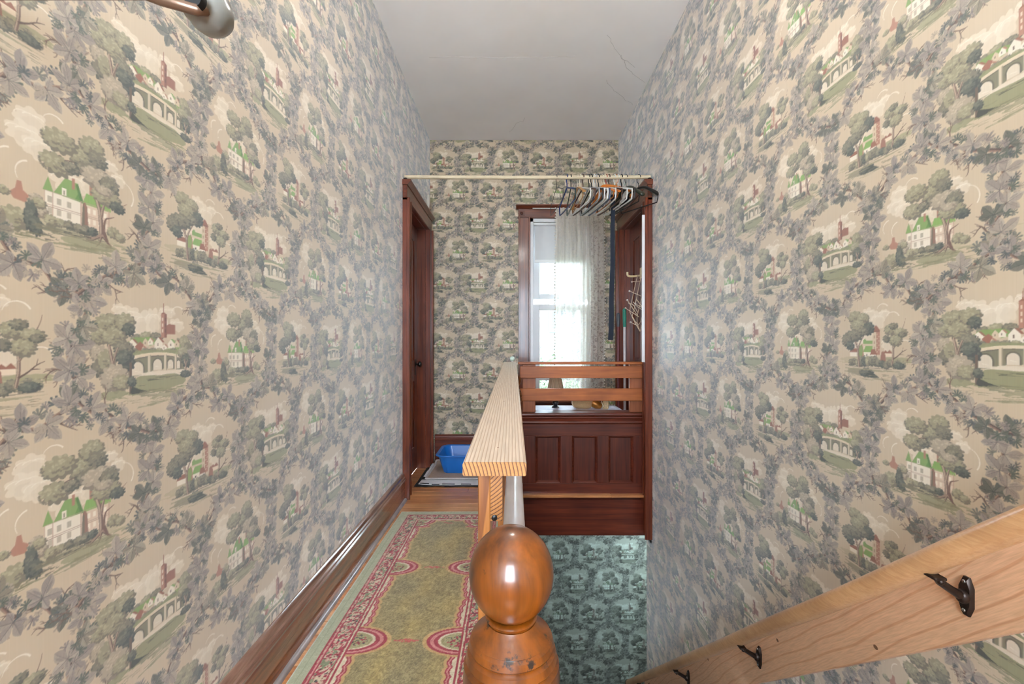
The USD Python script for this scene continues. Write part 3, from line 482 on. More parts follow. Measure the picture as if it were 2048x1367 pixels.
# floor of planks laid across the landing
fl = struct('floor'); rg = np.random.default_rng(9); y = -1.6; k = 0
obj('subfloor', [box(XL - .14, .02, -1.72, 3.30, -.30, -.018, 0), box(XL - .14, XR, 3.30, YB + .002, -.315, -.018, 0), box(.02, XR, -1.72, .42, -.30, -.018, 0)], 'plaster', fl, False)
while y < YB - .002:
    wd = .082; y1 = min(y + wd, YB); x1 = XR if y1 > 3.30 or y < .40 else .02; cuts = [XL - (.078 if 3.25 < y1 and y < 3.95 else 0)]
    xx = cuts[0] + rg.uniform(.5, 1.4)
    while xx < x1 - .2: cuts.append(xx); xx += rg.uniform(.8, 1.5)
    cuts.append(x1)
    for a, b in zip(cuts, cuts[1:]): obj('plank', box(a + .0006, b - .0006, y + .0008, y1 - .0008, -.018, 0, .0012), f'plank_{rg.integers(3)}', fl, False)
    y = y1
st = struct('stairs')
wood('stair_wood', (104, 56, 34), (150, 88, 54), 'x', .35)
for i in range(12):
    ya, zz = .42 + i * .235, -.0 - (i + 1) * .207
    obj('tread', box(.03, XR - .002, ya, ya + .265, zz - .028, zz, .006), 'stair_wood', st); obj('riser', box(.03, XR - .002, ya, ya + .016, zz - .002, zz + .178, .001), 'stair_wood', st)
obj('floor_board', box(-.1, 2.3, .42, 4.3, -2.96, -2.90, 0), 'stair_wood', struct('floor_downstairs'), False)

# baseboards: tall board, stepped moulding on top, quarter-round shoe
def baseboard(name, axis, a0, a1, wall, sgn, h, mats):
    b = struct(name); t = lambda pr: [(wall + sgn * x, z) for x, z in pr] if sgn > 0 or 1 else pr
    obj('board', run(t([(0, 0), (.020, 0), (.020, h - .055), (0, h - .055)]), a0, a1, axis), mats[0], b, 30)
    obj('moulding', run(t([(0, h - .055), (.026, h - .055), (.027, h - .046), (.022, h - .040), (.022, h - .030), (.017, h - .024), (.015, h - .012), (.009, h - .004), (.004, h), (0, h)]), a0, a1, axis), mats[1], b, 30)
    th = np.linspace(0, math.pi / 2, 6)
    obj('shoe', run(t([(.020, 0)] + [(.020 + .017 * math.cos(q), .017 * math.sin(q)) for q in th]), a0, a1, axis), mats[2], b, 30); return b
plain('shoe_sheen', (150, 138, 134), .28, .25, 9, coat_weight=.6, coat_roughness=.15)  # pale grey stands in for the grazing reflection on the shoe
wood('mould_y', (104, 66, 50), (160, 128, 112), 'y', .2, 30, .9)  # paler tones carry the moulding's grazing reflection in their colour
baseboard('baseboard_left', 'y', -1.6, 3.135, XL, 1, .196, ('base_y', 'mould_y', 'shoe_sheen'))
baseboard('baseboard_back', 'x', XL + .05, XR - .05, YB, -1, .262, ('panel_x', 'panel_x', 'panel_x'))

# the two doors at the landing's far end
def door(name, wall, sg, knob_y):
    """sg: which way the room lies from the wall (+1: towards +x)."""
    d = struct(name); y0, y1, _, zt = DOOR; ya, yb = 3.14, 4.075; X = lambda a, b: (min(wall + sg * a, wall + sg * b), max(wall + sg * a, wall + sg * b)); rec = .075 if sg > 0 else .052
    for (a, b) in ((ya, y0), (y1, yb)):
        obj('casing', [box(*X(0, .034), a, b, 0 if a > y0 or sg > 0 else -.29, zt + .02, .003), box(*X(.030, .052), a if a < y0 else b - .018, a + .018 if a < y0 else b, 0 if a > y0 or sg > 0 else -.29, zt + .02, .003), box(*X(.030, .042), (b - .014) if a < y0 else a, b if a < y0 else a + .014, 0, zt + .02, .003)], 'door_wood', d)
    obj('head_casing', [box(*X(0, .034), ya, yb, zt, 2.28, .003), box(*X(.03, .042), ya + .1, yb - .1, zt, zt + .016, .003)], 'wood_y', d)
    obj('cap', run([(wall + sg * a, z) for a, z in ((0, 2.275), (.040, 2.275), (.046, 2.285), (.058, 2.297), (.062, 2.303), (.062, 2.312), (0, 2.312))], ya - .01, yb + .01, 'y'), 'wood_y', d, 25)
    for a in (y0, y1): obj('jamb', box(*X(-.13, 0), a - .02 if a == y0 else a, a if a == y0 else a + .02, 0, zt, .001), 'door_wood', d)
    obj('head_jamb', box(*X(-.13, 0), y0, y1, zt, zt + .02, .001), 'wood_y', d)
    lf = obj('leaf', [box(*X(-rec - .038, -rec - .012), y0, y1, .001, zt, .001)], 'door_wood', d)
    for a, b in ((y0, y0 + .11), (y1 - .11, y1), ((y0 + y1) / 2 - .05, (y0 + y1) / 2 + .05)): obj('stile', box(*X(-rec - .014, -rec), a, b, .005, zt, .003), 'door_wood', lf)
    for a, b in ((.005, .22), (.80, .98), (zt - .13, zt)): obj('rail', box(*X(-rec - .0135, -rec - .0005), y0 + .1, y1 - .1, a, b, .003), 'wood_y', lf)
    for yy in (y0 + .11, (y0 + y1) / 2 + .05):
        for a, b in ((.22, .80), (.98, zt - .13)):
            L = (y1 - y0) / 2 - .16
            obj('panel', box(*X(-rec - .014, -rec - .004), yy + .025, yy + L - .025, a + .025, b - .025, .006), 'door_wood', lf)
    if knob_y:
        obj('knob', [mov(rot(lathe([(.004, 0), (.022, .001), (.022, .005), (.009, .008), (.008, .024), (.020, .030), (.026, .040), (.024, .050), (.010, .057)], 20), (0, 1, 0), sg * math.pi / 2), wall - sg * rec, knob_y, .945)], 'black_metal', d, label='black door knob')
        obj('escutcheon', box(*X(-rec - .002, -rec + .003), knob_y - .018, knob_y + .018, .85, .99, .002), 'black_metal', d)
    return d
door('door_1', XL, 1, 3.875); door('door_2', XR, -1, 3.30)
obj('strip', box(.927, .9475, 3.146, 3.158, .995, 2.06, .002), 'white_paint', struct('trim_1'))
# trims that close the landing's edge over the stairwell
t = struct('trim_2')
obj('fascia', box(.03, XR - .002, 3.282, 3.305, -.318, -.030, .002), 'panel_x', t)
obj('nosing', run([(3.305, -.045), (3.272, -.045), (3.266, -.036), (3.262, -.028), (3.266, -.020), (3.272, -.017), (3.305, -.017)], .03, XR - .045, 'x'), 'panel_x', t, 40)
t = struct('trim_3'); wood('panel_y', (70, 26, 20), (112, 48, 34), 'y', .4, coat=.15)
obj('fascia', box(.02, .036, .42, 3.30, -.32, -.002, .002), 'panel_y', t)

# ---------------------------------------------------------------- window
wn = struct('window_1'); x0, x1, z0, z1 = WIN
for a, b in ((x0 - .113, x0), (x1, x1 + .113)):
    obj('casing', [box(a, b, YB - .026, YB + .002, .50, z1 + .005, .003), box(a, a + .016, YB - .036, YB, .50, z1 + .005, .003), box(b - .016, b, YB - .036, YB, .50, z1 + .005, .003)], 'wood_z', wn)
obj('head_casing', [box(x0 - .113, x1 + .113, YB - .026, YB + .002, z1, z1 + .085, .003), box(x0 - .12, x1 + .12, YB - .034, YB, z1 - .004, z1 + .012, .003)], 'wood_x', wn)
obj('cap', run([(YB, z1 + .080), (YB - .034, z1 + .080), (YB - .040, z1 + .090), (YB - .052, z1 + .100), (YB - .058, z1 + .108), (YB - .058, z1 + .118), (YB, z1 + .118)], x0 - .135, x1 + .135, 'x'), 'wood_x', wn, 25)
obj('stool', box(x0 - .15, x1 + .15, YB - .075, YB + .07, z0 - .028, z0, .006), 'wood_x', wn); [obj('corner_block', [box(a - .002, a + .050, YB - .031, YB - .02, z1 + .012, z1 + .064, .003), mov(rot(lathe([(.022, 0), (.022, .004), (.015, .004), (.014, .001), (.009, .001), (.008, .006), (.003, .008)], 20), (1, 0, 0), math.pi / 2), a + .024, YB - .030, z1 + .038)], 'wood_x', wn) for a in (x0 - .105, x1 + .057)]
obj('apron', box(x0 - .11, x1 + .11, YB - .02, YB, z0 - .15, z0 - .028, .003), 'wood_x', wn)
obj('frame', [box(x0, x0 + .03, YB - .004, YB + .13, z0, z1, .002), box(x1 - .03, x1, YB - .004, YB + .13, z0, z1, .002), box(x0, x1, YB - .004, YB + .13, z1 - .035, z1, .002), box(x0, x1, YB + .02, YB + .15, z0 - .01, z0 + .012, .002)], 'white_paint', wn, label='white window frame')
mk('pane_glass', {'f': ('fresnel', {'IOR': 1.45}), 't': ('transparent_bsdf', {'color': (.96, .98, .97)}), 'g': ('glossy_bsdf', {'roughness': .02, 'color': (1, 1, 1)}), 'm': ('mix_closure', {})}, [('f.fac', 'm.fac'), ('t.BSDF', 'm.closure1'), ('g.BSDF', 'm.closure2')], 'm.closure')
plain('sash_white', (196, 196, 198), .4, .03, 8)
def sash(y, za, zb, bars):
    s = obj('sash', [box(x0 + .03, x0 + .092, y, y + .034, za, zb, .003), box(x1 - .092, x1 - .03, y, y + .034, za, zb, .003)] + [box(x0 + .09, x1 - .09, y + .001, y + .033, a, b, .003) for a, b in bars], 'sash_white', wn)
    bz = sorted(bars)
    for (a, b), (c_, d_) in zip(bz, bz[1:]): obj('pane', box(x0 + .088, x1 - .088, y + .015, y + .019, b - .003, c_ + .003, 0), 'pane_glass', s, False)
zz = lambda py: EYE - (py - 689) * (YB + .05) / F
sash(YB + .075, zz(597.5), z1 - .03, ((zz(597.5), zz(587)), (z1 - .08, z1 - .03)))
sash(YB + .036, z0, zz(609), ((z0, z0 + .06), (zz(760), zz(752)), (zz(620), zz(609))))

# ---------------------------------------------------------------- stairwell guard at the far end
G = 3.28
g = thing('panelled_stair_guard', 'dark red wooden guard wall with three recessed panels across the stairwell end', 'guard wall', (0, 0, 0))
gx0, gx1 = .012, XR - .003
obj('ledge', run([(G + .13, .575), (G + .02, .575), (G - .006, .577), (G - .014, .585), (G - .016, .595), (G - .012, .604), (G - .004, .609), (G + .13, .609)], gx0, gx1, 'x'), 'panel_x', g, 40)
obj('moulding', run([(G + .02, .578), (G - .008, .578), (G - .008, .570), (G - .002, .562), (G + .001, .545), (G - .004, .540), (G - .006, .533), (G - .002, .526), (G + .002, .520), (G + .02, .520)], gx0, gx1, 'x'), 'panel_x', g, 30)
zr = lambda py: EYE - (py - 689) * G / F
obj('top_rail', box(gx0, gx1, G, G + .03, zr(871), .522, .002), 'panel_x', g); obj('bottom_rail', box(gx0, gx1, G, G + .03, -.02, zr(966), .002), 'panel_x', g)
xs = [(1028 - 1028) * G / F, 0]; px = [(1071, 1121), (1144, 1195), (1217, 1267)]; ex = [(a - 1028) * G / F for q in px for a in q]
for a, b in ((gx0, ex[0]), (ex[1], ex[2]), (ex[3], ex[4]), (ex[5], gx1)): obj('stile', box(a, b, G + .001, G + .03, zr(966), zr(871), .002), 'panel_z', g)
for k in range(3):
    a, b, c_, d_ = ex[2 * k], ex[2 * k + 1], zr(966), zr(871)
    pn = obj('panel', box(a - .004, b + .004, G + .018, G + .028, c_ - .004, d_ + .004, 0), 'panel_z', g, False)
    def mold(p0, p1, inw):   # a sloped bead round the panel
        p0, p1, inw = map(np.array, (p0, p1, inw)); d = (p1 - p0) / np.linalg.norm(p1 - p0); q = []
        for e, s_ in ((p0, 1), (p1, -1)):
            for w_, y_ in ((0, .003), (.004, .000), (.010, .004), (.018, .016), (.018, .019), (0, .019)): q.append((e[0] + d[0] * s_ * w_ + inw[0] * w_, G + y_, e[1] + d[1] * s_ * w_ + inw[1] * w_))
        return hull(q)
    obj('bead', [mold((a, c_), (b, c_), (0, 1)), mold((a, d_), (b, d_), (0, -1)), mold((a, c_), (a, d_), (1, 0)), mold((b, c_), (b, d_), (-1, 0))], 'panel_x', pn, 30)

r = thing('slatted_rail', 'orange-brown slatted rail of two boards and a cap on the panelled guard', 'railing', (0, 0, 0))
for a, b in (((1045 - 1028) * 3.30 / F, (1071 - 1028) * 3.30 / F), ((1259 - 1028) * 3.30 / F, (1285 - 1028) * 3.30 / F)): obj('post', box(a, b, G + .02, G + .045, .609, .975, .003), 'slat_post', r)
for a, b in ((756, 732), (801.5, 776.5)): obj('slat', box((1040 - 1028) * G / F, (1288 - 1028) * G / F, G + .001, G + .02, zr(a), zr(b), .003), 'slat_wood', r)
obj('cap', box((1036 - 1028) * G / F, (1293 - 1028) * G / F - .004, G - .012, G + .055, .972, .991, .004), 'slat_wood', r)

# ---------------------------------------------------------------- newel posts, old banister, the pine guard board
def newel(x, y, label, n=48, base=0.0, gl=None):
    t = thing('newel_post', label, 'newel post', (x, y, base)); zb = .857
    a = np.linspace(-1.12, 1.5708, 26)
    obj('ball', lathe([(.022, zb - .056), (.0285, zb - .053), (.030, zb - .049), (.027, zb - .046)] + [(max(.0487 * math.cos(q), .0005), zb + .0525 * math.sin(q)) for q in a], n), 'newel_wood', t, 60)
    pr = [(.050, .30), (.052, .31), (.056, .34), (.056, .36), (.050, .375), (.044, .40), (.042, .45), (.045, .52), (.050, .58), (.0560, .62), (.0560, .700), (.0540, .703), (.0515, .706), (.0540, .709), (.0560, .712), (.0560, .728), (.0540, .7305), (.0515, .733), (.0540, .7355), (.0558, .739), (.0548, .7555), (.0525, .7570), (.0492, .7590), (.0512, .7610), (.0526, .763), (.0508, .7705), (.0485, .7716), (.0458, .7734), (.0480, .7750), (.0492, .777), (.0475, .7835), (.0456, .7848), (.0442, .7862), (.0455, .7875), (.0430, .7895), (.0385, .7928), (.0345, .7962), (.031, .800), (.0285, .8035)]
    obj('turned_post', lathe(pr, n), 'newel_wood', t, 35); obj('base', [box(-.055, .055, -.055, .055, 0, .30, .006), box(-.062, .062, -.062, .062, 0, .09, .006)], 'newel_wood', t); return t
newel(-.003, .503, 'worn brown turned newel post with a large ball finial, nearest the camera')
newel(.004, 3.20, 'far ball-topped newel post beside the slatted rail, mostly hidden by the pine board', 28)

b = thing('banister', 'old glossy pale banister rail running low under the pine guard board', 'banister', (0, 0, 0))
th = np.linspace(0, math.pi, 9)
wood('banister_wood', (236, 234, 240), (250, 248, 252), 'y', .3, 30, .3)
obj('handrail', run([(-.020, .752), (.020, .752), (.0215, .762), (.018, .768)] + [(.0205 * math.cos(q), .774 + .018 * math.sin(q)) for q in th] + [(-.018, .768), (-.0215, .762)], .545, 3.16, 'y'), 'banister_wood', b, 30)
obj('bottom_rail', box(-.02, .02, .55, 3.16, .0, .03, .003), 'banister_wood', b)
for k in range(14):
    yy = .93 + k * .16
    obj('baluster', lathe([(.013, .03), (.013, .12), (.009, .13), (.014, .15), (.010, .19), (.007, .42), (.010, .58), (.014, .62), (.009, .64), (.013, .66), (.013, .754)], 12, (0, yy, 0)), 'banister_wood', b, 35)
q = thing('pine_guard_board', 'strong-grained pine board with window sheen in its pale colour, fixed above the old banister', 'guard rail', (0, 0, 0))
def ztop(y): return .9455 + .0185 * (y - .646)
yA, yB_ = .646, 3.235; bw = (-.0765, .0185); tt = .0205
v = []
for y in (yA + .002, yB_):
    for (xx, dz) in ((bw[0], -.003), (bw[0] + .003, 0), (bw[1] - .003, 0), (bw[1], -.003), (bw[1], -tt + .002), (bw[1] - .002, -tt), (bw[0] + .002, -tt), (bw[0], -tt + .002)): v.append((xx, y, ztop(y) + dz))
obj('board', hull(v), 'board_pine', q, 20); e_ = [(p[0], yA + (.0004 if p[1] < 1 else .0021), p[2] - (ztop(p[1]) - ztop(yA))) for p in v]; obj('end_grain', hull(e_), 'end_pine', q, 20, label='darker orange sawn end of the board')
v = []
for y in (.668, 3.13):
    for xx in (-.0362, -.0178):
        for dz in (-.076, 0): v.append((xx, y, ztop(y) - tt + dz))
obj('edge_board', hull(v), 'edge_pine', q, 20)
for yy in (.668, 1.5, 2.35): obj('post', box(-.0552, -.0364, yy, yy + .07, .0, ztop(yy) - tt, .0015), 'post_pine', q)
plain('knot_brown', (112, 76, 50), .6)
for (px, py) in ((996, 893), (1008, 808)):
    Yk = .17 * F / (py - 689); Yk = (EYE - ztop(.8)) * F / (py - 689); obj('nail_hole', lathe([(.0016, -.0005), (.0016, .0003)], 8, ((px - 1028) * Yk / F, Yk, ztop(Yk))), 'knot_brown', q)
obj('screw', mov(rot(lathe([(.002, 0), (.0045, .002), (.0045, .004), (.002, .005)], 12), (1, 0, 0), math.pi / 2), -.030, .668, ztop(.668) - tt - .070), 'black_metal', q)

# ---------------------------------------------------------------- stair handrail on the right wall
h = thing('stair_handrail', 'round pale wooden handrail on dark brackets over a pine board, on the right wall', 'handrail', (0, 0, 0))
zrail = lambda y: .630 - .884 * (y - .968); zlow = lambda y: .571 - .889 * (y - .836)
obj('rail', tube([(.905, y, zrail(y) + .0015 * math.sin(9 * y)) for y in np.linspace(.30, 3.43, 60)], .0245, 20), 'dowel', h, 60)
obj('end_cap', tube([(.905, 3.43, zrail(3.43)), (.905, 3.455, zrail(3.455))], .0265, 18), 'black_metal', h, 50)
ya, yb = .25, 3.27; v = [(xx, y, z) for y in (ya, yb) for xx in (.981, .9995) for z in (zlow(y), zlow(y) + .196)]
obj('backing_board', hull(v), 'plank_pine', h, 20)
for y in (.22, .94, 1.735, 2.44, 3.15):
    zc = .579 - .884 * (y - .94); k = obj('bracket', [], 'bronze', h) if False else None
    pl = [(.981, y + dy, zc + dz) for dy, dz in ((-.014, .020), (.014, .020), (-.014, -.022), (.014, -.022), (-.006, .040), (.006, .040), (-.006, -.044), (.006, -.044))]
    plate = hull([(p[0] - d, y + (p[1] - y) * e, zc + (p[2] - zc) * e) for p in pl for d, e in ((0, 1), (.004, 1), (.009, .82))])
    k = obj('bracket', [plate, ball((.970, y, zc - .002), .013, 2, (1, 1, 1.2)), tube([(.972, y, zc - .004), (.945, y, zc + .012), (.918, y - .002, zc + .030), (.908, y - .003, zc + .044)], [.0105, .0085, .008, .008], 10), box(.892, .918, y - .020, y + .016, zc + .040, zc + .047, .002), ball((.906, y - .016, zc + .038), .007, 1)], 'bronze', h, 45, label='dark bronze handrail bracket')
    for dz in (.030, -.032): obj('screw', ball((.9715, y, zc + dz), .004, 1, (.5, 1, 1)), 'steel', k)
obj('knot', [ball((.9812, y, z), .005, 1, (.15, 1.6, 1.2)) for y, z in ((1.40, .25), (1.18, .30), (1.62, .02), (1.83, -.12), (1.95, -.20), (2.2, -.47))], 'knot_brown', h, kind='stuff')

# ---------------------------------------------------------------- runner rug, mats, litter box
def rug():
    x0, x1, y0, y1 = -.748, -.058, .25, 2.90; V, Q, n = [], [], 0; ys = [y0, 1.38] + list(np.linspace(1.38, y1, 6)[1:])
    for a, b in zip(ys, ys[1:]):
        m = (a + b) / 2; f = a >= 1.37; p, k = grid(x0, x1, a, b, RES * m / F if f else .006, RES * m * m / (F * EYE) if f else .006)
        V.append(p); Q.append(k + n); n += len(p)
    p = np.vstack(V); Q = np.vstack(Q); x, y = p[:, 0] - (x0 + x1) / 2, p[:, 1]
    W2 = (x1 - x0) / 2; e = np.minimum(W2 - np.abs(x), y1 - y); onend = (y1 - y) < (W2 - np.abs(x))
    rg = np.random.default_rng(3); tabs = [rg.random((257, 257)) for _ in range(6)]
    hs = lambda u, v, k: tabs[k][np.floor(u).astype(int) % 257, np.floor(v).astype(int) % 257]
    def sm(u, v, k):
        i, j = np.floor(u), np.floor(v); a, b = u - i, v - j; a = a * a * (3 - 2 * a); b = b * b * (3 - 2 * b)
        return (hs(i, j, k) * (1 - a) + hs(i + 1, j, k) * a) * (1 - b) + (hs(i, j + 1, k) * (1 - a) + hs(i + 1, j + 1, k) * a) * b
    col = lambda *c: np.array(c, float)
    f1 = sm(x * 180, y * 180, 0) * .6 + sm(x * 60, y * 60, 1) * .4
    f1 = f1 * .6 + .4 * rg.random(len(x)); C = col(150, 131, 84) + (f1 - .5)[:, None] * col(96, 88, 72) + (sm(x * 16, y * 7, 2) - .5)[:, None] * col(26, 18, 0)
    def put(m, c, v=60): C[m] = np.asarray(c, float) + ((f1[m] - .5) * v)[:, None]
    red, pink, cream, gold, dark = (158, 46, 58), (200, 128, 122), (206, 190, 160), (190, 152, 98), (70, 60, 58)
    along = np.where(onend, x, y - 2.175)
    # scalloped inner line of the border, then the loops
    per = .54; ph = np.abs(((along / per + .5) % 1) - .5) * per
    sc = .150 + .020 * np.clip(np.cos((ph - .135) / .135 * math.pi * .5), 0, 1) ** .6 * (ph > .07) + .008 * np.abs(np.sin(along * 70))
    sc = np.where(onend, .140 + .015 * np.abs(np.sin(x * 16)), sc)
    put(e < sc + .012, gold, 20)
    put(e < sc, red); put(e < sc - .006, pink); put(e < sc - .011, red); put(e < sc - .017, cream)
    loop = np.where(onend, 9., np.hypot((e - .135) / .135, ph / .076))
    cl = np.hypot((np.abs(x) - .20) / .11, (y1 - y - .14) / .09); loop = np.minimum(loop, np.where(e > .13, cl, 9.))
    inl = e > .135
    for r_, c_ in ((1.12, gold), (1.0, red), (.90, pink), (.80, red), (.68, cream)): put((loop < r_) & inl, c_)
    m = (loop < .60) & inl; C[m] = col(158, 148, 104) + (f1[m, None] - .5) * 60; put((loop < .45) & inl & (sm(x * 150, y * 150, 3) > .62), red); put((loop < .5) & inl & (sm(x * 210, y * 210, 4) > .72), dark)
    # flowered band
    b = (e > .055) & (e < .142)
    C[b] = col(196, 176, 146) + (f1[b, None] - .5) * 50
    k1, k2, k3 = sm(x * 125, y * 125, 3), sm(x * 170 + 7, y * 170, 4), sm(x * 90 + 3, y * 90 + 5, 5)
    put(b & (k1 > .52), pink); put(b & (k1 > .62), red); put(b & (k2 > .74), dark); put(b & (k3 > .74), (128, 134, 100)); put(b & (np.abs(k3 - .45) < .035), red)
    for a_, w_, c_ in ((.055, .0045, red), (.064, .003, pink), (.070, .0025, red), (.126, .0035, red), (.133, .003, cream), (.140, .0045, red)): put(np.abs(e - a_) < w_ * .8, c_)
    put(e < .052, (168, 168, 138), 34); put((np.abs(e - .026) < .0015), (150, 152, 122), 10); put(e < .004, (188, 190, 172))
    # small red sprays between facing loops
    for yc in np.arange(2.175 - .54 * 4, 2.9, .54):
        u, v = np.abs(x), y - yc; put((u < .055) & (np.abs(v) < .012 * (1 - u / .06)) & (sm(x * 240, y * 200, 3) > .42), (186, 84, 76))
    C = np.clip(C, 0, 255) / 255; C = np.where(C <= .04045, C / 12.92, ((C + .055) / 1.055) ** 2.4)
    t = thing('runner_rug', 'long green runner rug with a red flowered border beside the left wall', 'rug', (0, 0, 0))
    z = .009 + .0012 * np.sin(y * 7) * np.sin(x * 5)
    pmesh('pile', np.c_[p[:, 0], p[:, 1], z], Q, C, 'carpet', t)
    obj('backing', box(x0 + .001, x1 - .001, y0 + .001, y1 - .001, .0005, .0072, .002), 'rug_edge', t)
plain('rug_edge', (180, 176, 150), .9); rug()
plain('mat_black', (36, 36, 40), .8, .2, 40); plain('mat_white', (234, 234, 238), .7, .06, 30); plain('mat_tan', (182, 156, 136), .85, .14, 220, bump=.4); plain('mat_rim', (196, 186, 182), .5, .08, 40)
m = thing('floor_cloth', 'crumpled black and white cloth on the floor under the tan mat', 'cloth', (-.40, 3.75, 0))
def sheet(x0, x1, y0, y1, zf, n=40):
    p, q = grid(x0, x1, y0, y1, (x1 - x0) / n, (y1 - y0) / n); z = zf(p[:, 0], p[:, 1]); t = np.c_[p, z]; bt = np.c_[p, z - .0025]
    nn = n + 1; i = np.arange(nn); edge = np.r_[i * nn, n * nn + i[1:], (i[::-1] * nn + n)[1:], i[::-1][1:]]; f = np.c_[edge, np.roll(edge, -1)]
    f = f[f[:, 0] != f[:, 1]]; k = len(p)
    return trimesh.Trimesh(np.vstack([t, bt]), np.vstack([q[:, [0, 1, 2]], q[:, [0, 2, 3]], q[:, [2, 1, 0]] + k, q[:, [3, 2, 0]] + k, np.c_[f[:, 0], f[:, 0] + k, f[:, 1] + k], np.c_[f[:, 0], f[:, 1] + k, f[:, 1]]]), process=False)
from meshkit import noise
nz = lambda x, y, s, k: noise(np.c_[x * s, y * s, x * 0 + k], k)
obj('cloth', sheet(-.385, .36, -.33, .30, lambda x, y: .005 + .010 * nz(x, y, 14, 1) * (np.abs(x + .36) < .2) + .004 * nz(x, y, 9, 2)), 'mat_black', m, 60, label='black cloth')
obj('cover', sheet(-.355, .355, -.318, .28, lambda x, y: .012 + .012 * nz(x, y, 16, 3) * np.clip((.12 - (x + .36)) / .12, 0, 1) + .005 * nz(x, y, 11, 4)), 'mat_white', m, 60, label='white cloth')
for k, (cx, cy, sx, sy) in enumerate(((-.31, -.30, .035, .010), (-.22, -.312, .03, .006), (-.12, -.300, .05, .005), (.02, -.304, .04, .004), (-.34, -.16, .016, .03))): obj('black_patch', sheet(cx - sx, cx + sx, cy - sy, cy + sy, lambda x, y: .014 + .012 * nz(x, y, 16, 3) * np.clip((.12 - (x + .36)) / .12, 0, 1) + .005 * nz(x, y, 11, 4), 8), 'mat_black', m, 60)
m = thing('litter_mat', 'tan mat with a raised pale rim under the blue litter box', 'mat', (-.36, 3.80, .020))
obj('mat', sheet(-.36, .31, -.24, .25, lambda x, y: .0055 + .020 * np.clip((np.abs(y - .25) < .07) * (.07 - np.abs(y - .25)) / .07, 0, 1) * (x < 0), 30), 'mat_tan', m, 60)
rim = [(-.36, -.24), (.31, -.24), (.31, .25), (-.36, .25)]
obj('rim', [tube([(a[0] + (b[0] - a[0]) * t, a[1] + (b[1] - a[1]) * t, .007 + .020 * max(0, (.07 - abs(a[1] + (b[1] - a[1]) * t - .25)) / .07) * (a[0] + (b[0] - a[0]) * t < 0)) for t in np.linspace(0, 1, 14)], .011, 8, flat=.5) for a, b in zip(rim, rim[1:] + rim[:1])], 'mat_rim', m, 60, label='pale grey rim')
plain('blue_plastic', (30, 108, 190), .3, .03, 10, subsurface_weight=0.0)
def rrect(hx, hy, r, n=8):
    return np.array([(sx * (hx - r) + r * math.cos(a), sy * (hy - r) + r * math.sin(a)) for sx, sy, a0 in ((1, 1, 0), (-1, 1, 90), (-1, -1, 180), (1, -1, 270)) for a in np.radians(np.linspace(a0, a0 + 90, n))])
def loft(sec):
    n = len(sec[0][0]); v = np.vstack([np.c_[p, np.full(n, z)] for p, z in sec]); a = np.arange(n); b = (a + 1) % n; f = []
    for i in range(len(sec) - 1): f += [np.c_[i * n + a, i * n + b, i * n + n + b], np.c_[i * n + a, i * n + n + b, i * n + n + a]]
    for i, s_ in ((0, -1), (len(sec) - 1, 1)):
        c = len(v); v = np.vstack([v, [[*sec[i][0].mean(0), sec[i][1]]]]); f.append(np.c_[i * n + a, i * n + b, np.full(n, c)][:, ::s_])
    return trimesh.Trimesh(v, np.vstack(f), process=False)
lb = thing('litter_box', 'blue plastic cat litter box on the tan mat against the back wall', 'litter box', (-.42, 3.875, .0265))
obj('tray', loft([(rrect(.185, .165, .05), .0), (rrect(.195, .175, .055), .03), (rrect(.232, .20, .07), .145), (rrect(.245, .212, .075), .148), (rrect(.247, .214, .075), .155), (rrect(.240, .208, .072), .158), (rrect(.228, .197, .068), .150), (rrect(.190, .170, .055), .03), (rrect(.175, .155, .045), .008)]), 'blue_plastic', lb, 35)
obj('rim', tube([(x, y, .152) for x, y in rrect(.246, .213, .075)], .006, 8, True), 'blue_plastic', lb, 60)
plain('litter', (150, 142, 134), .9, .2, 300)
# ---------------------------------------------------------------- closet rod and its hangers
RY, RZ = 3.155, 2.335
r = thing('closet_rod', 'pale painted wooden closet rod spanning the corridor between the tops of the two door casings', 'rod', (0, 0, 0))
plain('rod_paint', (206, 190, 160), .5, .08, 30)
obj('rod', tube([(XL + .012, RY, RZ), (0, RY, RZ - .003), (XR - .012, RY, RZ)], .0135, 14), 'rod_paint', r, 60)
for x in (XL + .02, XR - .02): obj('bracket', [box(x - .012, x + .012, RY - .022, RY + .022, 2.3125, RZ - .011, .002), tube([(x, RY + .016 * math.cos(a), RZ + .016 * math.sin(a)) for a in np.linspace(-2.6, -.5, 10)], .004, 6)], 'black_metal', r)
HC = {'black': (26, 26, 28), 'navy': (22, 50, 110), 'white': (218, 218, 216), 'grey': (150, 154, 160), 'brown': (70, 46, 36), 'orange': (196, 112, 44), 'tan': (176, 124, 70), 'red': (176, 52, 44), 'olive': (46, 50, 40), 'cream': (222, 212, 190), 'slate': (58, 74, 104), 'green': (40, 58, 50)}
for k, c in HC.items(): plain('hanger_' + k, c, .35, .04, 40)
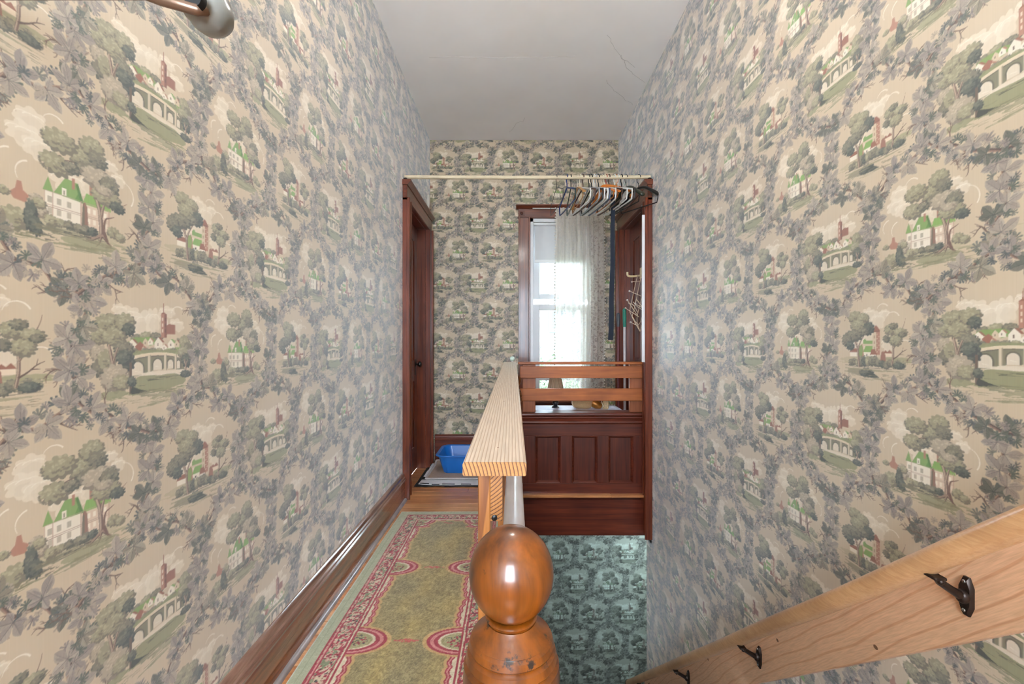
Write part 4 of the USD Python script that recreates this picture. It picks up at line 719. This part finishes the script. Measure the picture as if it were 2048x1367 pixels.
def hanger(x, kind, hook, body, yaw, label, tilt=0., hw=.205, drop=.15, y=0.):
    """A hanger on the rod: its plane lies across the rod (local y), turned by yaw."""
    t = thing('clothes_hanger', label, 'clothes hanger', (x, RY + y, RZ), yaw, 'clothes hangers on the rod', 0, tilt)
    a = np.radians(np.linspace(-35, 200, 16)); R = .0175
    hk = [(0, R * math.cos(q), R * math.sin(q)) for q in a[::-1]]
    end = hk[-1]; hk += [(0, .012, -.030), (0, .002, -.045), (0, 0, -.062), (0, 0, -.078)]
    obj('hook', tube(spline(hk, 3), .0022 if kind != 'tube' else .0036, 7), 'hanger_' + hook, t, 60)
    zs, zb = -.078, -.078 - drop * .55
    if kind in ('tube', 'wire'):
        rr = .0046 if kind == 'tube' else .0019
        p = [(0, 0, zs), (0, hw * .18, zs - .012), (0, hw * .9, zb + .012), (0, hw, zb), (0, hw * .97, zb - drop * .33), (0, hw * .86, zb - drop * .42), (0, 0, zb - drop * .45), (0, -hw * .86, zb - drop * .42), (0, -hw * .97, zb - drop * .33), (0, -hw, zb), (0, -hw * .9, zb + .012), (0, -hw * .18, zs - .012)]
        obj('frame', tube(spline(p + [p[0]], 4)[:-1], rr, 8, True, 1.25 if kind == 'tube' else 1), 'hanger_' + body, t, 60)
    elif kind == 'flat':      # a broad moulded hanger with a bar
        for s_ in (1, -1): obj('arm', tube(spline([(0, 0, zs), (0, s_ * hw * .3, zs - .018), (0, s_ * hw * .75, zb + .018), (.004, s_ * hw, zb - .012)], 5), [.009] * 6 + [.011] * 6 + [.013] * 4, 9, flat=.55), 'hanger_' + body, t, 60)
        obj('bar', tube([(0, hw * .95, zb - .006), (0, hw * .9, zb - .045), (0, -hw * .9, zb - .045), (0, -hw * .95, zb - .006)], .0034, 7), 'hanger_' + body, t, 60)
    elif kind == 'suit':      # wide contoured shoulders
        for s_ in (1, -1): obj('shoulder', tube(spline([(0, 0, zs - .004), (0, s_ * hw * .35, zs - .018), (.008, s_ * hw * .8, zb + .002), (.022, s_ * hw, zb - .028)], 5), np.linspace(.012, .023, 16) * np.r_[np.ones(14), .85, .5], 12, flat=.7), 'hanger_' + body, t, 60)
        obj('trouser_bar', tube([(0, hw * .9, zb - .02), (0, hw * .84, zb - .065), (0, -hw * .84, zb - .065), (0, -hw * .9, zb - .02)], .0042, 8), 'hanger_black', t, 60)
    elif kind == 'clip':      # a short trouser clamp
        obj('clamp', tube(spline([(0, -hw * .62, zs - .05), (0, -hw * .58, zs - .005), (0, 0, zs + .008), (0, hw * .58, zs - .005), (0, hw * .62, zs - .05)], 5), .010, 9, flat=.6), 'hanger_' + body, t, 60)
    return t
X = lambda px: (px - 1028) * RY / F
H = ((1113, 'wire', 'black', 'black', 0.12, 'thin black wire hanger, leftmost on the closet rod'),
     (1134, 'tube', 'navy', 'navy', 0.16, 'blue plastic hanger, second from the left on the closet rod'),
     (1142, 'tube', 'black', 'green', 0.02, 'dark hanger with a black hook just right of the blue plastic hanger'),
     (1155, 'flat', 'cream', 'tan', 0.05, 'tan wooden hanger just left of the first white plastic hanger'),
     (1160, 'tube', 'cream', 'white', 0.2, 'first white plastic hanger from the left, open triangle beside the tan wooden one'),
     (1166, 'tube', 'brown', 'brown', 0.24, 'dark brown plastic hanger to the right of the first white hanger'),
     (1178, 'tube', 'black', 'grey', 0.17, 'grey plastic hanger with a dark hook at the left of the crowded middle bunch'),
     (1183, 'tube', 'black', 'black', 0.2, 'black plastic hanger inside the crowded middle bunch of hangers'),
     (1188, 'tube', 'white', 'white', 0.17, 'white plastic hanger with a white hook inside the crowded middle bunch'),
     (1192, 'tube', 'grey', 'white', 0.21, 'white plastic hanger with a grey hook inside the crowded middle bunch'),
     (1197, 'tube', 'black', 'slate', 0.19, 'slate-blue plastic hanger at the right of the crowded middle bunch'),
     (1204, 'flat', 'cream', 'orange', 0.22, 'orange moulded hanger with a cream hook left of the red-hooked hanger'),
     (1209, 'tube', 'cream', 'white', 0.17, 'white plastic hanger between the two orange hangers'),
     (1213, 'flat', 'red', 'orange', 0.2, 'orange moulded hanger with a red hook'),
     (1218, 'tube', 'brown', 'brown', 0.22, 'brown plastic hanger half hidden behind the right orange hanger'),
     (1229, 'tube', 'white', 'white', 0.19, 'white plastic hanger under the right orange clamp hanger'),
     (1233, 'clip', 'orange', 'orange', -1.15, 'bright orange clamp hanger turned to face the camera'),
     (1236, 'tube', 'white', 'white', 0.24, 'last white plastic hanger towards the right, beside the olive suit hanger'),
     (1243, 'tube', 'black', 'black', 0.2, 'black plastic hanger from which the navy belt hangs'),
     (1252, 'suit', 'black', 'olive', 0.3, 'dark olive suit hanger with broad shoulders near the right end of the rod'),
     (1277, 'suit', 'black', 'black', 0.6, 'large black suit hanger, rightmost on the closet rod'))
for h in H: hanger(X(h[0]), *h[1:], **({'hw': .19} if h[1] == 'suit' else {}))
plain('navy_cloth', (20, 30, 46), .8, .1, 200, bump=.3)
bl = thing('belt', 'long dark navy fabric belt hanging straight down from a black hanger', 'belt', (X(1227), RY + .02, 0))
n = 24; zz_ = np.linspace(2.215, 1.155, n); v = []
for i, z in enumerate(zz_):
    dx = -.006 * (i / n) ** 2 * 3 + .0015 * math.sin(i * .7); wv = .0145 + .004 * i / n
    for sx, sy in ((-1, -1), (1, -1), (1, 1), (-1, 1)): v.append((dx + sx * wv, sy * .0016 + .003 * math.sin(i * .5), z))
v = np.array(v); f = []
for i in range(n - 1):
    for k in range(4): a, b_ = i * 4 + k, i * 4 + (k + 1) % 4; f += [(a, b_, b_ + 4), (a, b_ + 4, a + 4)]
f += [(0, 2, 1), (0, 3, 2), (4 * n - 4, 4 * n - 3, 4 * n - 2), (4 * n - 4, 4 * n - 2, 4 * n - 1)]
obj('strap', trimesh.Trimesh(v, np.array(f)[:, ::-1], process=False), 'navy_cloth', bl, 30)

# ---------------------------------------------------------------- roller shade, lace curtain
mk('shade_cloth', {'d': ('diffuse_bsdf', {'color': s2l((222, 222, 222))}), 't': ('translucent_bsdf', {'color': s2l((200, 200, 200))}), 'm': ('mix_closure', {'fac': .16})}, [('d.BSDF', 'm.closure1'), ('t.BSDF', 'm.closure2')], 'm.closure')
rs = thing('roller_shade', 'white roller shade pulled down over the top of the window', 'roller shade', (0, 0, 0))
obj('roller', tube([(WIN[0] + .035, YB + .012, WIN[3] - .052), (WIN[1] - .035, YB + .012, WIN[3] - .052)], .015, 14), 'white_paint', rs, 60)
obj('shade', box(WIN[0] + .045, WIN[1] - .045, YB + .0245, YB + .0262, EYE + (689 - 523) * YB / F, WIN[3] - .05, 0), 'shade_cloth', rs, False)
obj('hem_bar', box(WIN[0] + .045, WIN[1] - .045, YB + .0215, YB + .0275, EYE + (689 - 524) * YB / F, EYE + (689 - 518) * YB / F, .002), 'white_paint', rs)
# lace: a folded net whose worked motifs are denser than its mesh; the holes let the window through
mk('lace', {'g': ('geometry', {}), 'm': ('mapping', {'scale': (1.0, .15, 1.0)}), 'v': ('voronoi_texture', {'scale': 26.0, 'feature': 'distance_to_edge'}), 'n': ('noise_texture', {'scale': 13.0, 'detail': 2.0, 'distortion': 2.2}), 'nr': ('math', {'math_type': 'multiply', 'value2': 9.0}), 'nf': ('math', {'math_type': 'fraction'}), 'np': ('math', {'math_type': 'less_than', 'value2': .42}),
   'vb': ('math', {'math_type': 'less_than', 'value2': .13}), 'mx': ('math', {'math_type': 'maximum'}), 'z': ('separate_xyz', {}), 'zr': ('map_range', {'from_min': 1.1, 'from_max': 2.1, 'to_min': .34, 'to_max': .55}), 'al': ('math', {'math_type': 'multiply_add', 'value2': .42, 'use_clamp': True}),
   'd': ('diffuse_bsdf', {'color': s2l((236, 230, 220))}), 't': ('translucent_bsdf', {'color': s2l((228, 224, 214))}), 'c': ('mix_closure', {'fac': .38}), 'h': ('transparent_bsdf', {'color': (1, 1, 1)}), 'o': ('mix_closure', {})},
   [('g.position', 'm.vector'), ('m.vector', 'v.vector'), ('m.vector', 'n.vector'), ('n.fac', 'nr.value1'), ('nr.value', 'nf.value1'), ('nf.value', 'np.value1'), ('v.distance', 'vb.value1'), ('vb.value', 'mx.value1'), ('np.value', 'mx.value2'), ('g.position', 'z.vector'), ('z.z', 'zr.value'), ('mx.value', 'al.value1'), ('zr.result', 'al.value3'),
    ('d.BSDF', 'c.closure1'), ('t.BSDF', 'c.closure2'), ('al.value', 'o.fac'), ('h.BSDF', 'o.closure1'), ('c.closure', 'o.closure2')], 'o.closure')
lc = thing('lace_curtain', 'gathered ivory lace curtain hanging over the right part of the window', 'curtain', (0, 0, 0))
YC = YB - .075; cx0, cx1, cz0, cz1 = (1113 - 1028) * YC / F, (1206 - 1028) * YC / F, .70, EYE + (689 - 428) * YC / F + .06
nu, nv = 180, 60; U, Vv = np.meshgrid(np.linspace(0, 1, nu), np.linspace(0, 1, nv), indexing='ij')
fold = .016 * np.sin(U * 62 + 1.5 * np.sin(U * 9)) * (.35 + .65 * U) + .010 * np.sin(U * 23 + 2 * Vv)
edge = np.where(U < .02, .006 * np.abs(np.sin(Vv * 150)), 0) * -1 + np.where(U > .98, .006 * np.abs(np.sin(Vv * 150)), 0)
pts = np.c_[(cx0 + (cx1 - cx0) * (U + .03 * np.sin(Vv * 3) * (U - .3)) + edge - .03 * (1 - Vv) ** 2 * (1 - U) * .3).ravel(), (YC + fold).ravel(), (cz0 + (cz1 - cz0) * Vv).ravel()]
i = (np.arange(nu - 1)[:, None] * nv + np.arange(nv - 1)[None]).ravel(); q = np.c_[i, i + nv, i + nv + 1, i + 1]
obj('lace', (pts, q), 'lace', lc, True); obj('curtain_rod', tube([(WIN[0] + .02, YC, cz1 - .006), (WIN[1] + .08, YC, cz1 - .006)], .005, 8), 'white_paint', lc, 60)
plain('lace_thread', (238, 232, 222), .8)
for u, xo in ((0, -.004), (nu - 1, .004)): obj('edging', [ball((pts[u * nv + k][0] + xo, pts[u * nv + k][1], pts[u * nv + k][2]), .0075, 1, (1, .35, 1)) for k in range(0, nv)], 'lace_thread', lc, kind='stuff')

# ---------------------------------------------------------------- things behind the guard: console, lamp, basket, brooms
cs = thing('console_table', 'narrow table with a pale lavender cloth top standing behind the slatted rail', 'table', (0, 0, 0)); plain('cloth_top', (198, 196, 212), .6, .05, 60)
obj('top', box(.09, .86, 3.445, 3.72, .575, .597, .003), 'wood_x', cs); obj('cloth', box(.085, .865, 3.44, 3.725, .597, .601, .001), 'cloth_top', cs, label='pale lavender cloth')
for x in (.11, .81):
    for y in (3.46, 3.68): obj('leg', lathe([(.014, 0), (.016, .05), (.020, .5), (.024, .576)], 12, (x + .015, y + .01, 0)), 'wood_z', cs)
TZ = .601
lp = thing('table_lamp', 'small table lamp with a pleated beige shade and dark turned base', 'lamp', ((1111 - 1028) * 3.60 / F, 3.60, TZ))
obj('base', lathe([(.032, 0), (.032, .006), (.020, .012), (.014, .020), (.024, .034), (.027, .044), (.020, .056), (.010, .064), (.013, .072), (.010, .080), (.006, .13)], 24), 'lamp_dark', lp, 50) if 'lamp_dark' in MAT else (plain('lamp_dark', (28, 30, 40), .2, .1, 30, coat_weight=.6), obj('base', lathe([(.032, 0), (.032, .006), (.020, .012), (.014, .020), (.024, .034), (.027, .044), (.020, .056), (.010, .064), (.013, .072), (.010, .080), (.006, .13)], 24), 'lamp_dark', lp, 50))
mk('shade_beige', {'d': ('diffuse_bsdf', {'color': s2l((196, 172, 146))}), 't': ('translucent_bsdf', {'color': s2l((206, 182, 156))}), 'm': ('mix_closure', {'fac': .35})}, [('d.BSDF', 'm.closure1'), ('t.BSDF', 'm.closure2')], 'm.closure')
t_ = np.linspace(0, 2 * np.pi, 96, endpoint=False); pl = 1 + .025 * np.sign(np.sin(t_ * 24)); ring = lambda r: np.c_[r * pl * np.cos(t_), r * pl * np.sin(t_)]
sec = [(ring(.074), .118), (ring(.049), .237), (ring(.047), .237), (ring(.072), .118)]
n_ = 96; v = np.vstack([np.c_[p, np.full(n_, z)] for p, z in sec]); a = np.arange(n_); b_ = (a + 1) % n_
f = np.vstack([np.vstack([np.c_[i * n_ + a, i * n_ + b_, ((i + 1) % 4) * n_ + b_], np.c_[i * n_ + a, ((i + 1) % 4) * n_ + b_, ((i + 1) % 4) * n_ + a]]) for i in range(4)])
obj('shade', trimesh.Trimesh(v, f, process=False), 'shade_beige', lp, 30); [obj('band', tube([(r_ * math.cos(q), r_ * math.sin(q), z) for q in t_[::3]], .0022, 6, True), 'shade_beige', lp, 60) for r_, z in ((.049, .237), (.074, .118))]
plain('straw', (186, 154, 112), .8, .18, 260, bump=.6); plain('straw_rim', (226, 214, 190), .7, .06, 60); plain('copper', (166, 106, 44), .3, .15, 20, metallic=.5); plain('dark_bowl', (64, 46, 30), .4)
bk = thing('woven_basket', 'tan woven straw basket with a pale rim behind the slatted rail', 'basket', ((1166 - 1028) * 3.58 / F, 3.58, TZ))
bp = lathe([(.060, 0), (.078, .012), (.092, .040), (.098, .075), (.094, .085), (.089, .075), (.084, .040), (.060, .010)], 40); bp.apply_scale((1, .8, 1)); obj('body', bp, 'straw', bk, 60)
obj('rim', tube([(.097 * math.cos(q), .078 * math.sin(q), .083) for q in np.linspace(0, 2 * np.pi, 40, endpoint=False)], .005, 8, True), 'straw_rim', bk, 60)
obj('handle', tube(spline([(-.092, -.02, .08), (-.096, -.05, .04), (-.08, -.07, .012)], 6), .004, 8), 'straw_rim', bk, 60)
bw_ = thing('copper_bowl', 'polished copper-coloured bowl tipped on its side in the straw basket', 'bowl', ((1145 - 1028) * 3.54 / F, 3.53, TZ + .100), .3, None, .0, 1.15)
o_ = lathe([(.012, -.026), (.026, -.022), (.036, -.004), (.039, .012), (.037, .013), (.034, -.002), (.024, -.018), (.010, -.021)], 32); obj('bowl', o_, 'copper', bw_, 60); obj('hollow', lathe([(.008, -.0205), (.023, -.0178), (.0325, -.003)], 24), 'dark_bowl', bw_, 60)
jg = thing('copper_vase', 'copper-brown rounded vase lying at the right of the straw basket', 'vase', ((1189 - 1028) * 3.56 / F, 3.55, TZ + .037), 0, None, -1.2)
obj('body', lathe([(.014, -.06), (.028, -.05), (.035, -.02), (.033, .01), (.020, .035), (.013, .045), (.016, .055), (.012, .055), (.009, .045)], 28), 'copper', jg, 60)
plain('bag_print', (196, 170, 130), .7, .3, 70)
sc = thing('printed_pouch', 'small patterned cloth pouch leaning by the copper vase', 'pouch', ((1211 - 1028) * 3.52 / F, 3.52, TZ), .2)
obj('pouch', loft([(rrect(.020, .012, .010), 0), (rrect(.026, .016, .012), .012), (rrect(.024, .013, .010), .055), (rrect(.016, .005, .004), .085), (rrect(.018, .004, .003), .095)]), 'bag_print', sc, 60); obj('strap', tube(spline([(-.016, 0, .09), (-.036, -.006, .06), (-.022, -.016, .02)], 6), .003, 7), 'straw_rim', sc, 60)
gb = thing('glass_knob', 'small clear green-tinted glass knob just behind the far end of the pine board', 'knob', ((1024.5 - 1028) * 3.25 / F, 3.262, 0)); plain('knob_glass', (200, 222, 208), .08, .02, 10, coat_weight=1.0)
obj('knob', ball((0, 0, EYE - (717 - 689) * 3.262 / F), .019, 2), 'knob_glass', gb, True); obj('stem', lathe([(.012, 0), (.010, .6), (.007, 1.0)], 12), 'white_paint', gb, 60)
def broom(px, top, Yb, label, grip, pole, gl):
    x = (px - 1028) * Yb / F; zt = EYE + (689 - top) * Yb / F
    t = thing('broom', label, 'broom', (x, Yb, 0)); lean = -.035
    at = lambda z: (lean * (1 - z / zt) * .6, -.10 * (1 - z / zt), z)
    obj('handle', tube([at(.16), at(zt - gl)], .0115, 12), pole, t, 60)
    obj('grip', tube([at(zt - gl - .005), at(zt - gl * .5), at(zt - .018), at(zt - .004), at(zt)], [.0135, .0165, .0165, .012, .004], 14), grip, t, 60)
    c = np.array(at(.16)); obj('head', box(c[0] - .06, c[0] + .06, c[1] - .018, c[1] + .018, .125, .165, .008), grip, t); obj('bristles', hull([(c[0] + sx * (.055 + .02 * k), c[1] + sy * (.014 + .008 * k), .128 - .126 * k) for sx in (-1, 1) for sy in (-1, 1) for k in (0, 1)]), 'dark_bristle', t)
plain('dark_bristle', (48, 44, 44), .9); plain('green_grip', (34, 132, 110), .45); plain('grey_grip', (70, 74, 82), .45); plain('maroon_pole', (104, 36, 44), .4); plain('white_pole', (206, 200, 200), .35)
broom(1249, 616, 3.80, 'white broom handle with a green grip leaning by the right door', 'green_grip', 'white_pole', .16)
broom(1236.5, 625, 3.86, 'maroon broom handle with a dark grey grip beside the green-gripped one', 'grey_grip', 'maroon_pole', .12)

# hook and wire rack on the right door, small cream fitting over the left door
plain('cream_plastic', (226, 206, 160), .4, .03)
hk = thing('door_hook', 'cream plastic hook on the right-hand door, holding the wire rack', 'hook', (1.052, 3.60, EYE + (689 - 552) * 3.60 / F))
obj('plate', box(-.006, -.0005, -.024, .024, -.02, .07, .003), 'cream_plastic', hk); obj('arm', tube(spline([(-.004, 0, .006), (-.05, 0, 0), (-.098, 0, 0), (-.112, 0, .010), (-.113, 0, .034)], 5), .0085, 10), 'cream_plastic', hk, 60)
plain('cream_wire', (222, 200, 172), .4)
wr = thing('wire_rack', 'cream folding wire rack with knobbed pegs dangling from the hook on the right door', 'rack', (1.030, 3.60, EYE + (689 - 555) * 3.60 / F))
def wxy(px, py):   # a point of the rack, which hangs in a plane a little turned out from the door
    u = (1284 - px) / 30.; yy = -.14 + .34 * u; return (-.012 - .055 * u, yy, (555 - py) * (3.60 + yy) / F + .012 * u)
for a in (((1277, 553), (1266, 608), (1264, 622)), ((1283, 555), (1272, 616), (1268, 632)), ((1264, 622), (1272, 644), (1281, 667)), ((1268, 632), (1278, 652), (1284, 640)), ((1284, 600), (1276, 640), (1281, 667)), ((1281, 667), (1284, 655)), ((1277, 553), (1283, 555)), ((1275, 600), (1284, 618)), ((1262, 604), (1270, 610), (1277, 627)), ((1270, 604), (1277, 616), (1284, 624))):
    obj('wire', tube(spline([wxy(*p) for p in a], 4), .0032, 7), 'cream_wire', wr, 60)
for p0, p1 in (((1283, 597), (1266, 581)), ((1280, 566), (1270, 564)), ((1278, 636), (1262, 598)), ((1279, 637), (1259, 613)), ((1278, 655), (1268, 644)), ((1284, 620), (1276, 610))):
    a, c = np.array(wxy(*p0)), np.array(wxy(*p1)); c[0] -= .012; pg = obj('peg', tube([a, c], .0030, 7), 'cream_wire', wr, 60); obj('peg_knob', ball(c, .0085, 1), 'old_white', pg, True)
dc = thing('door_sensor', 'small cream teardrop fitting on the left wall above the far corner of the door', 'wall fitting', (XL, 4.02, 2.44))
obj('body', mov(ball((0, 0, 0), .03, 2, (.7, .9, 2.3)), .012, 0, 0), 'old_white', dc, True); obj('plate', box(0, .006, -.02, .02, -.05, .05, .002), 'old_white', dc)

# bar with a rounded end piece, reaching in at the top left corner
plain('opal', (128, 126, 120), .25, .02, 6); plain('arm_brown', (120, 92, 74), .3, .1, 30, metallic=.5)
la = thing('wall_fixture', 'white rounded fixture end on a brown arm at the top left edge', 'lamp', (0, 0, 0))
Yl = .62; A = lambda px, py, d=0.: P(px, py, Yl + d)
obj('arm', tube([A(240, -32, -.04), A(320, -2, -.04), A(396, 20, -.036), A(412, 23, -.02)], [.008, .008, .0075, .006], 12), 'arm_brown', la, 60)
d = A(428, 28) - A(400, -22); d /= np.linalg.norm(d); sh = lathe([(.012, -.050), (.024, -.046), (.029, -.034), (.031, -.030), (.029, -.026), (.029, -.012), (.0315, -.008), (.0315, .004), (.029, .008), (.0285, .020), (.023, .031), (.012, .037), (.001, .039)], 32)
ax = np.cross([0, 0, 1.], d); an = math.acos(d[2]); sh = rot(sh, ax / np.linalg.norm(ax), an); obj('shade', mov(sh, *A(412, 12)), 'opal', la, 60)
obj('collar', mov(rot(lathe([(.010, -.062), (.033, -.058), (.034, -.046), (.026, -.044)], 28), ax / np.linalg.norm(ax), an), *A(412, 12)), 'black_metal', la, 60)
obj('socket', tube([A(392, 1, -.036), A(384, -6, -.044)], [.014, .011], 18), 'black_metal', la, 40)
obj('bar', box(*sorted((A(-120, 0)[0], A(330, 0)[0])), Yl + .005, Yl + .03, EYE + 684 * (Yl + .03) / F, EYE + 684 * (Yl + .03) / F + .02, .004), 'arm_brown', la)

# added hanging lamp, put in for its light, and the ceiling lamp, both unseen
mk('opal_glass', {'d': ('translucent_bsdf', {'color': (.9, .9, .88)}), 't': ('transparent_bsdf', {'color': (1, 1, 1)}), 'm': ('mix_closure', {'fac': .80})}, [('d.BSDF', 'm.closure1'), ('t.BSDF', 'm.closure2')], 'm.closure')
for (x, y, z, lb_) in ((.06, 1.38, 2.55, 'added white glass globe pendant on a cord over the stairwell'), (.1, -.55, 2.55, 'white glass globe pendant on a cord behind the camera')):
    pd = thing('pendant_lamp', lb_, 'lamp', (x, y, z))
    obj('globe', ball((0, 0, 0), .135, 3), 'opal_glass', pd, True); obj('cord', tube([(0, 0, .14), (0, 0, ZC - z)], .004, 8), 'black_metal', pd, 60); obj('canopy', lathe([(.055, -.03), (.06, -.01), (.06, 0)], 24, (0, 0, ZC - z)), 'white_paint', pd, 40); obj('gallery', lathe([(.045, .120), (.05, .135), (.02, .16), (.008, .17)], 24), 'bronze', pd, 40)

# ---------------------------------------------------------------- out of the window: a gabled house and pale trees
gr = struct('ground'); plain('lawn', (70, 84, 50), .9, .2, 2); obj('lawn', box(-40, 40, 4.6, 70, -3.6, -3.5, 0), 'lawn', gr, False)
plain('siding', (70, 76, 78), .7); plain('dark_pane', (20, 24, 28), .1); plain('roof_grey', (60, 64, 68), .8)
hs_ = thing('neighbouring_house', 'pale grey neighbouring house with a sloping roof seen through the window', 'house', (0, 0, 0)); Yh = 13.
obj('wall', [hull([(x, y, z) for y in (Yh, Yh + 6) for x, z in ((-1.2, -3.5), (4.6, -3.5), (4.6, 1.6), (1.7, 4.6), (-1.2, 1.6))])], 'siding', hs_, 20)
obj('roof', [hull([(x, y, z + dz) for y in (Yh - .35, Yh + 6.3) for x, z in ((-1.7, 1.15), (1.7, 4.65)) for dz in (0, .22)]), hull([(x, y, z + dz) for y in (Yh - .35, Yh + 6.3) for x, z in ((5.1, 1.15), (1.7, 4.65)) for dz in (0, .22)])], 'roof_grey', hs_, 20)
for x, z in ((.6, -.6), (2.4, -.6), (1.5, 2.1)): w_ = obj('window', box(x - .45, x + .45, Yh - .05, Yh + .02, z - .6, z + .6, .01), 'white_paint', hs_); obj('pane', box(x - .36, x + .36, Yh - .055, Yh, z - .5, z + .5, 0), 'dark_pane', w_, False) if 'dark_pane' in MAT else None
plain('leaf', (84, 98, 72), .7, .3, 3); plain('bark', (70, 64, 60), .9)
def tree(x, y, h, r, seed, label):
    rg = np.random.default_rng(seed); t = thing('tree', label, 'tree', (x, y, -3.5)); n = 6000
    d = rg.normal(size=(n, 3)); d /= np.linalg.norm(d, axis=1)[:, None]; c = d * (rg.random(n) ** .45)[:, None] * [r, r, r * .9] + [0, 0, h]
    s_ = rg.uniform(.04, .09, n); u = rg.normal(size=(n, 3)); u /= np.linalg.norm(u, axis=1)[:, None]; w_ = np.cross(u, rg.normal(size=(n, 3))); w_ /= np.linalg.norm(w_, axis=1)[:, None]
    v = np.stack([c - u * s_[:, None], c + w_ * s_[:, None] * .45, c + u * s_[:, None], c - w_ * s_[:, None] * .45], 1).reshape(-1, 3); q = np.arange(4 * n).reshape(n, 4)
    obj('foliage', (v, q), 'leaf', t, False, kind='stuff')
    br = [tube(spline([(0, 0, 0), (.1, 0, h * .4), (-.05, .1, h * .8), (0, 0, h + r * .4)], 4), np.linspace(.16, .04, 13), 8)]
    for _ in range(9):
        a = rg.uniform(0, 6.28); z = h - r * .8 + rg.uniform(0, r); br.append(tube(spline([(0, 0, z), (.4 * r * math.cos(a), .4 * r * math.sin(a), z + .3 * r), (.9 * r * math.cos(a), .9 * r * math.sin(a), z + .5 * r)], 4), np.linspace(.06, .015, 9), 6))
    obj('trunk', br, 'bark', t, 60)
tree(.6, 8.5, 3.2, 1.5, 1, 'leafy pale green tree closest outside the window'); tree(4.4, 10.0, 4.6, 1.6, 2, 'taller green tree seen through the lace curtain'); tree(-1.9, 10.2, 2.2, 1.2, 5, 'low green tree at the left of the window view')
